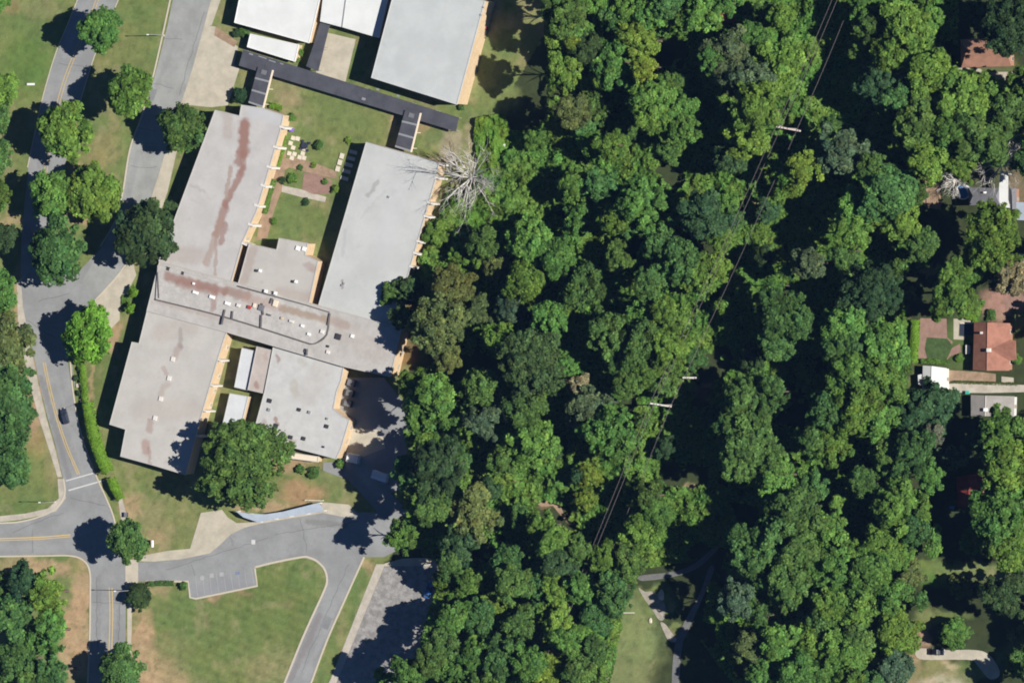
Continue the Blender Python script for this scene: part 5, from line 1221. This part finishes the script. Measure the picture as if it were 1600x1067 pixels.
cable('middle cable spanning between the upper and lower poles', mid(A1, B1, .2), mid(A2, B2, .2))
cable('rightmost cable spanning between the upper and lower poles', mid(A1, B1, .85), mid(A2, B2, .97))
cable('leftmost cable running down from the lower pole into the wood', A2, dn_l)
cable('middle cable running down from the lower pole into the wood', mid(A2, B2, .2), (dn_l[0]+1.2, dn_l[1]))
cable('rightmost cable running down from the lower pole into the wood', mid(A2, B2, .97), dn_r)

# street lamps: slender masts whose long shadows cross the roads
def lamp(px, py, h, label, arm=-1.2):
    X, Y = U(px, py)
    t = thing('street_lamp', label, 'street lamp', (X, Y, 0), 'street lamps')
    MB().tube([(X, Y, 0), (X, Y, h)], [.14, .09], 7).build('pole', M['metalgrey'], t)
    MB().tube([(X, Y, h), (X+arm*.5, Y, h+.25), (X+arm, Y, h+.3)], .06, 6).build('arm', M['metalgrey'], t)
    MB().box((X+arm*1.15, Y, h+.28), (.7, .3, .14)).build('lamp_head', M['white_metal'], t)
    MB().box((X, Y, .15), (.5, .5, .3)).build('base', M['curb'], t)
lamp(206, 922, 8.5, 'street lamp on the corner of the island lawn by the junction')
lamp(256, 56, 8.0, 'street lamp beside the bus loop near the top edge')
lamp(86, 784, 7.5, 'street lamp on the lawn above the road junction')
def sign(px, py, label, sz=(1.6, .12, .8), mat='white_metal', ang=0.0):
    X, Y = U(px, py); t = thing('sign', label, 'sign', (X, Y, 0))
    for s in (-.4, .4): MB().box((X+s*sz[0]*math.cos(ang), Y+s*sz[0]*math.sin(ang), .6), (.1, .1, 1.2)).build('post', M['metalgrey'], t)
    MB().box((X, Y, 1.2+sz[2]/2), sz, ang).build('panel', M[mat], t)
t = thing('bench', 'white bench on the grass left of the western street', 'bench', (*U(50, 132), 0))
MB().box((*U(48, 132, .5), .47), (2.4, .6, .08)).build('seat', M['white_metal'], t)
for s in (-1, 1): MB().box((U(48, 132, .5)[0]+s, U(48, 132)[1], .21), (.12, .5, .42)).build('leg', M['metalgrey'], t)
sign(242, 849, 'low white sign on the lawn right of the junction tree', (.3, 2.0, .9), 'white_metal')
sign(788, 228, 'small white board in the vines right of the bare tree', (1.6, .9, .3))
t = thing('utility_box', 'small dark metal cabinet on the footway above the junction tree', 'utility box', (*U(196, 804), 0))
MB().box((*U(196, 804, 1), .5), (.8, 1.3, 1.0)).build('body', M['dark'], t); MB().box((*U(196, 804, 1.05), 1.03), (.9, 1.4, .06)).build('lid', M['slateroof'], t)
for k, (x, y) in enumerate(((119, 562), (122, 602), (128, 626))):
    t = MB().box((*U(x, y, .4), .2), (1.3, 1.1, .4), .2).build('stone_block', M['curb']); tag(t, 'pale stone block %s in the row beside the thin hedge' % ('topmost', 'in the middle', 'lowest')[k], 'stone', 'pale stone blocks by the hedge')
t = thing('barrier_gate', 'thin white rail barrier at the left side of the mown clearing in the wood', 'gate', (*U(975, 957), 0))
MB().strip(UP([(962, 957), (990, 957)], 1.0), .22, .9, 1.05).build('rail', M['fin'], t)
for x in (962, 976, 990): MB().box((*U(x, 957, .5), .45), (.16, .16, .9)).build('post', M['fin'], t)
t = thing('boulder', 'cream boulder beside the grey footpath fork', 'boulder', (*U(1034, 929), 0))
me = bpy.data.meshes.new('stone'); bm = bmesh.new(); bmesh.ops.create_icosphere(bm, subdivisions=2, radius=1)
for v in bm.verts: v.co *= 1+.3*(mn.noise(v.co*1.7)); v.co.z *= .5; v.co.y *= 1.5
bm.to_mesh(me); bm.free(); me.materials.append(M['slab']); o = bpy.data.objects.new('stone', me); C.objects.link(o); o.parent = t; o.location = (0, 0, .3)
t = thing('boulder', 'small pale boulder at the left edge of the footpath below the fork', 'boulder', (*U(1017, 969), 0))
o = bpy.data.objects.new('stone', me); C.objects.link(o); o.parent = t; o.location = (0, 0, .2); o.scale = (.5, .5, .5)

# ---------------------------------------------------------------- cars
def car(px, py, ang, label, paint, L=4.6, Wd=1.85):
    X, Y = U(px, py, .7)
    t = thing('car', label, 'car', (0, 0, 0))
    hl = L/2; hw = Wd/2
    # body: sections along x : (x, half width, z bottom, z shoulder)
    sec = [(-hl, hw*.78, .38, .78), (-hl+.25, hw*.94, .28, .92), (-hl*.62, hw, .25, .97), (0, hw, .25, .96), (hl*.45, hw, .25, .93), (hl*.8, hw*.96, .26, .84), (hl-.12, hw*.86, .3, .70), (hl, hw*.70, .4, .6)]
    v = []; f = []
    for x, w_, zb, zt in sec:
        v += [(x, -w_, zb), (x, -w_, (zb+zt)/2+.08), (x, -w_*.93, zt), (x, w_*.93, zt), (x, w_, (zb+zt)/2+.08), (x, w_, zb)]
    for i in range(len(sec)-1):
        a = 6*i; b = a+6
        for k in range(5): f.append([a+k, a+k+1, b+k+1, b+k][::-1])
        f.append([a+5, a, b, b+5][::-1])
    f.append([0, 1, 2, 3, 4, 5]); n = 6*(len(sec)-1); f.append([n+5, n+4, n+3, n+2, n+1, n])
    bd = meshobj('body', v, f, paint, t)
    def frus(name, x0, x1, x2, x3, w0, w1, z0, z1, mat, par):
        vv = [(x0, -w0, z0), (x3, -w0, z0), (x3, w0, z0), (x0, w0, z0), (x1, -w1, z1), (x2, -w1, z1), (x2, w1, z1), (x1, w1, z1)]
        ff = [[4, 5, 6, 7], [0, 1, 5, 4], [1, 2, 6, 5], [2, 3, 7, 6], [3, 0, 4, 7], [3, 2, 1, 0]]
        return meshobj(name, vv, ff, mat, par)
    frus('windows', -hl*.78, -hl*.5, hl*.12, hl*.46, hw*.86, hw*.70, .93, 1.38, M['glass'], t)
    frus('roof', -hl*.52, -hl*.48, hl*.10, hl*.14, hw*.72, hw*.66, 1.375, 1.45, paint, t)
    for sx in (-.62, .62):
        for sy in (-1, 1):
            mb = MB().tube([(sx*hl, sy*(hw-.24), .33), (sx*hl, sy*(hw+.01), .33)], .33, 14)
            wl = mb.build('wheel', M['black'], t)
            MB().tube([(sx*hl, sy*(hw+.0), .33), (sx*hl, sy*(hw+.03), .33)], .2, 10).build('rim', M['metalgrey'], wl)
    for sy in (-1, 1):
        MB().box((hl*.96, sy*hw*.62, .64), (.22, .38, .14)).build('headlight', M['fin'], t)
        MB().box((-hl*.97, sy*hw*.64, .74), (.14, .36, .14)).build('tail_light', M['red'], t)
        MB().box((hl*.30, sy*(hw+.06), .98), (.16, .2, .13)).build('mirror', paint, t)
    t.location = (X, Y, 0.05); t.rotation_euler = (0, 0, ang)
    return t
def paint(name, c):
    m, nt, bs = newmat(name); bs.inputs['Base Color'].default_value = (*c, 1); bs.inputs['Roughness'].default_value = .3
    bs.inputs['Coat Weight'].default_value = .6; bs.inputs['Specular IOR Level'].default_value = .5; return m
car(101, 650, math.radians(106), 'dark blue car driving up the street beside the hedge', paint('dark blue car paint', (.03, .035, .06)))
car(1464, 1018, 0.0, 'black car parked on the curved concrete driveway', paint('black car paint', (.008, .008, .012)), 4.5, 1.8)
car(670, 922, math.radians(70), 'blue car parked in deep shade on the gravel lot', paint('blue car paint', (.03, .12, .35)))
hm = bpy.data.materials.new('thin blue air'); hm.use_nodes = True
ht = hm.node_tree
for n_ in list(ht.nodes):
    if n_.type == 'BSDF_PRINCIPLED': ht.nodes.remove(n_)
pv = ht.nodes.new('ShaderNodeVolumePrincipled'); pv.inputs['Color'].default_value = (.28, .50, 1.0, 1); pv.inputs['Density'].default_value = HAZE
pv.inputs['Anisotropy'].default_value = 0
ht.links.new(pv.outputs[0], ht.nodes['Material Output'].inputs['Volume'])
hz = MB().prism([(-1650, -1650), (1650, -1650), (1650, 1650), (-1650, 1650)], -1.2, CAM.z+120).build('haze', hm); tag(hz, kind='stuff')
print('trees', len(tree_reqs))
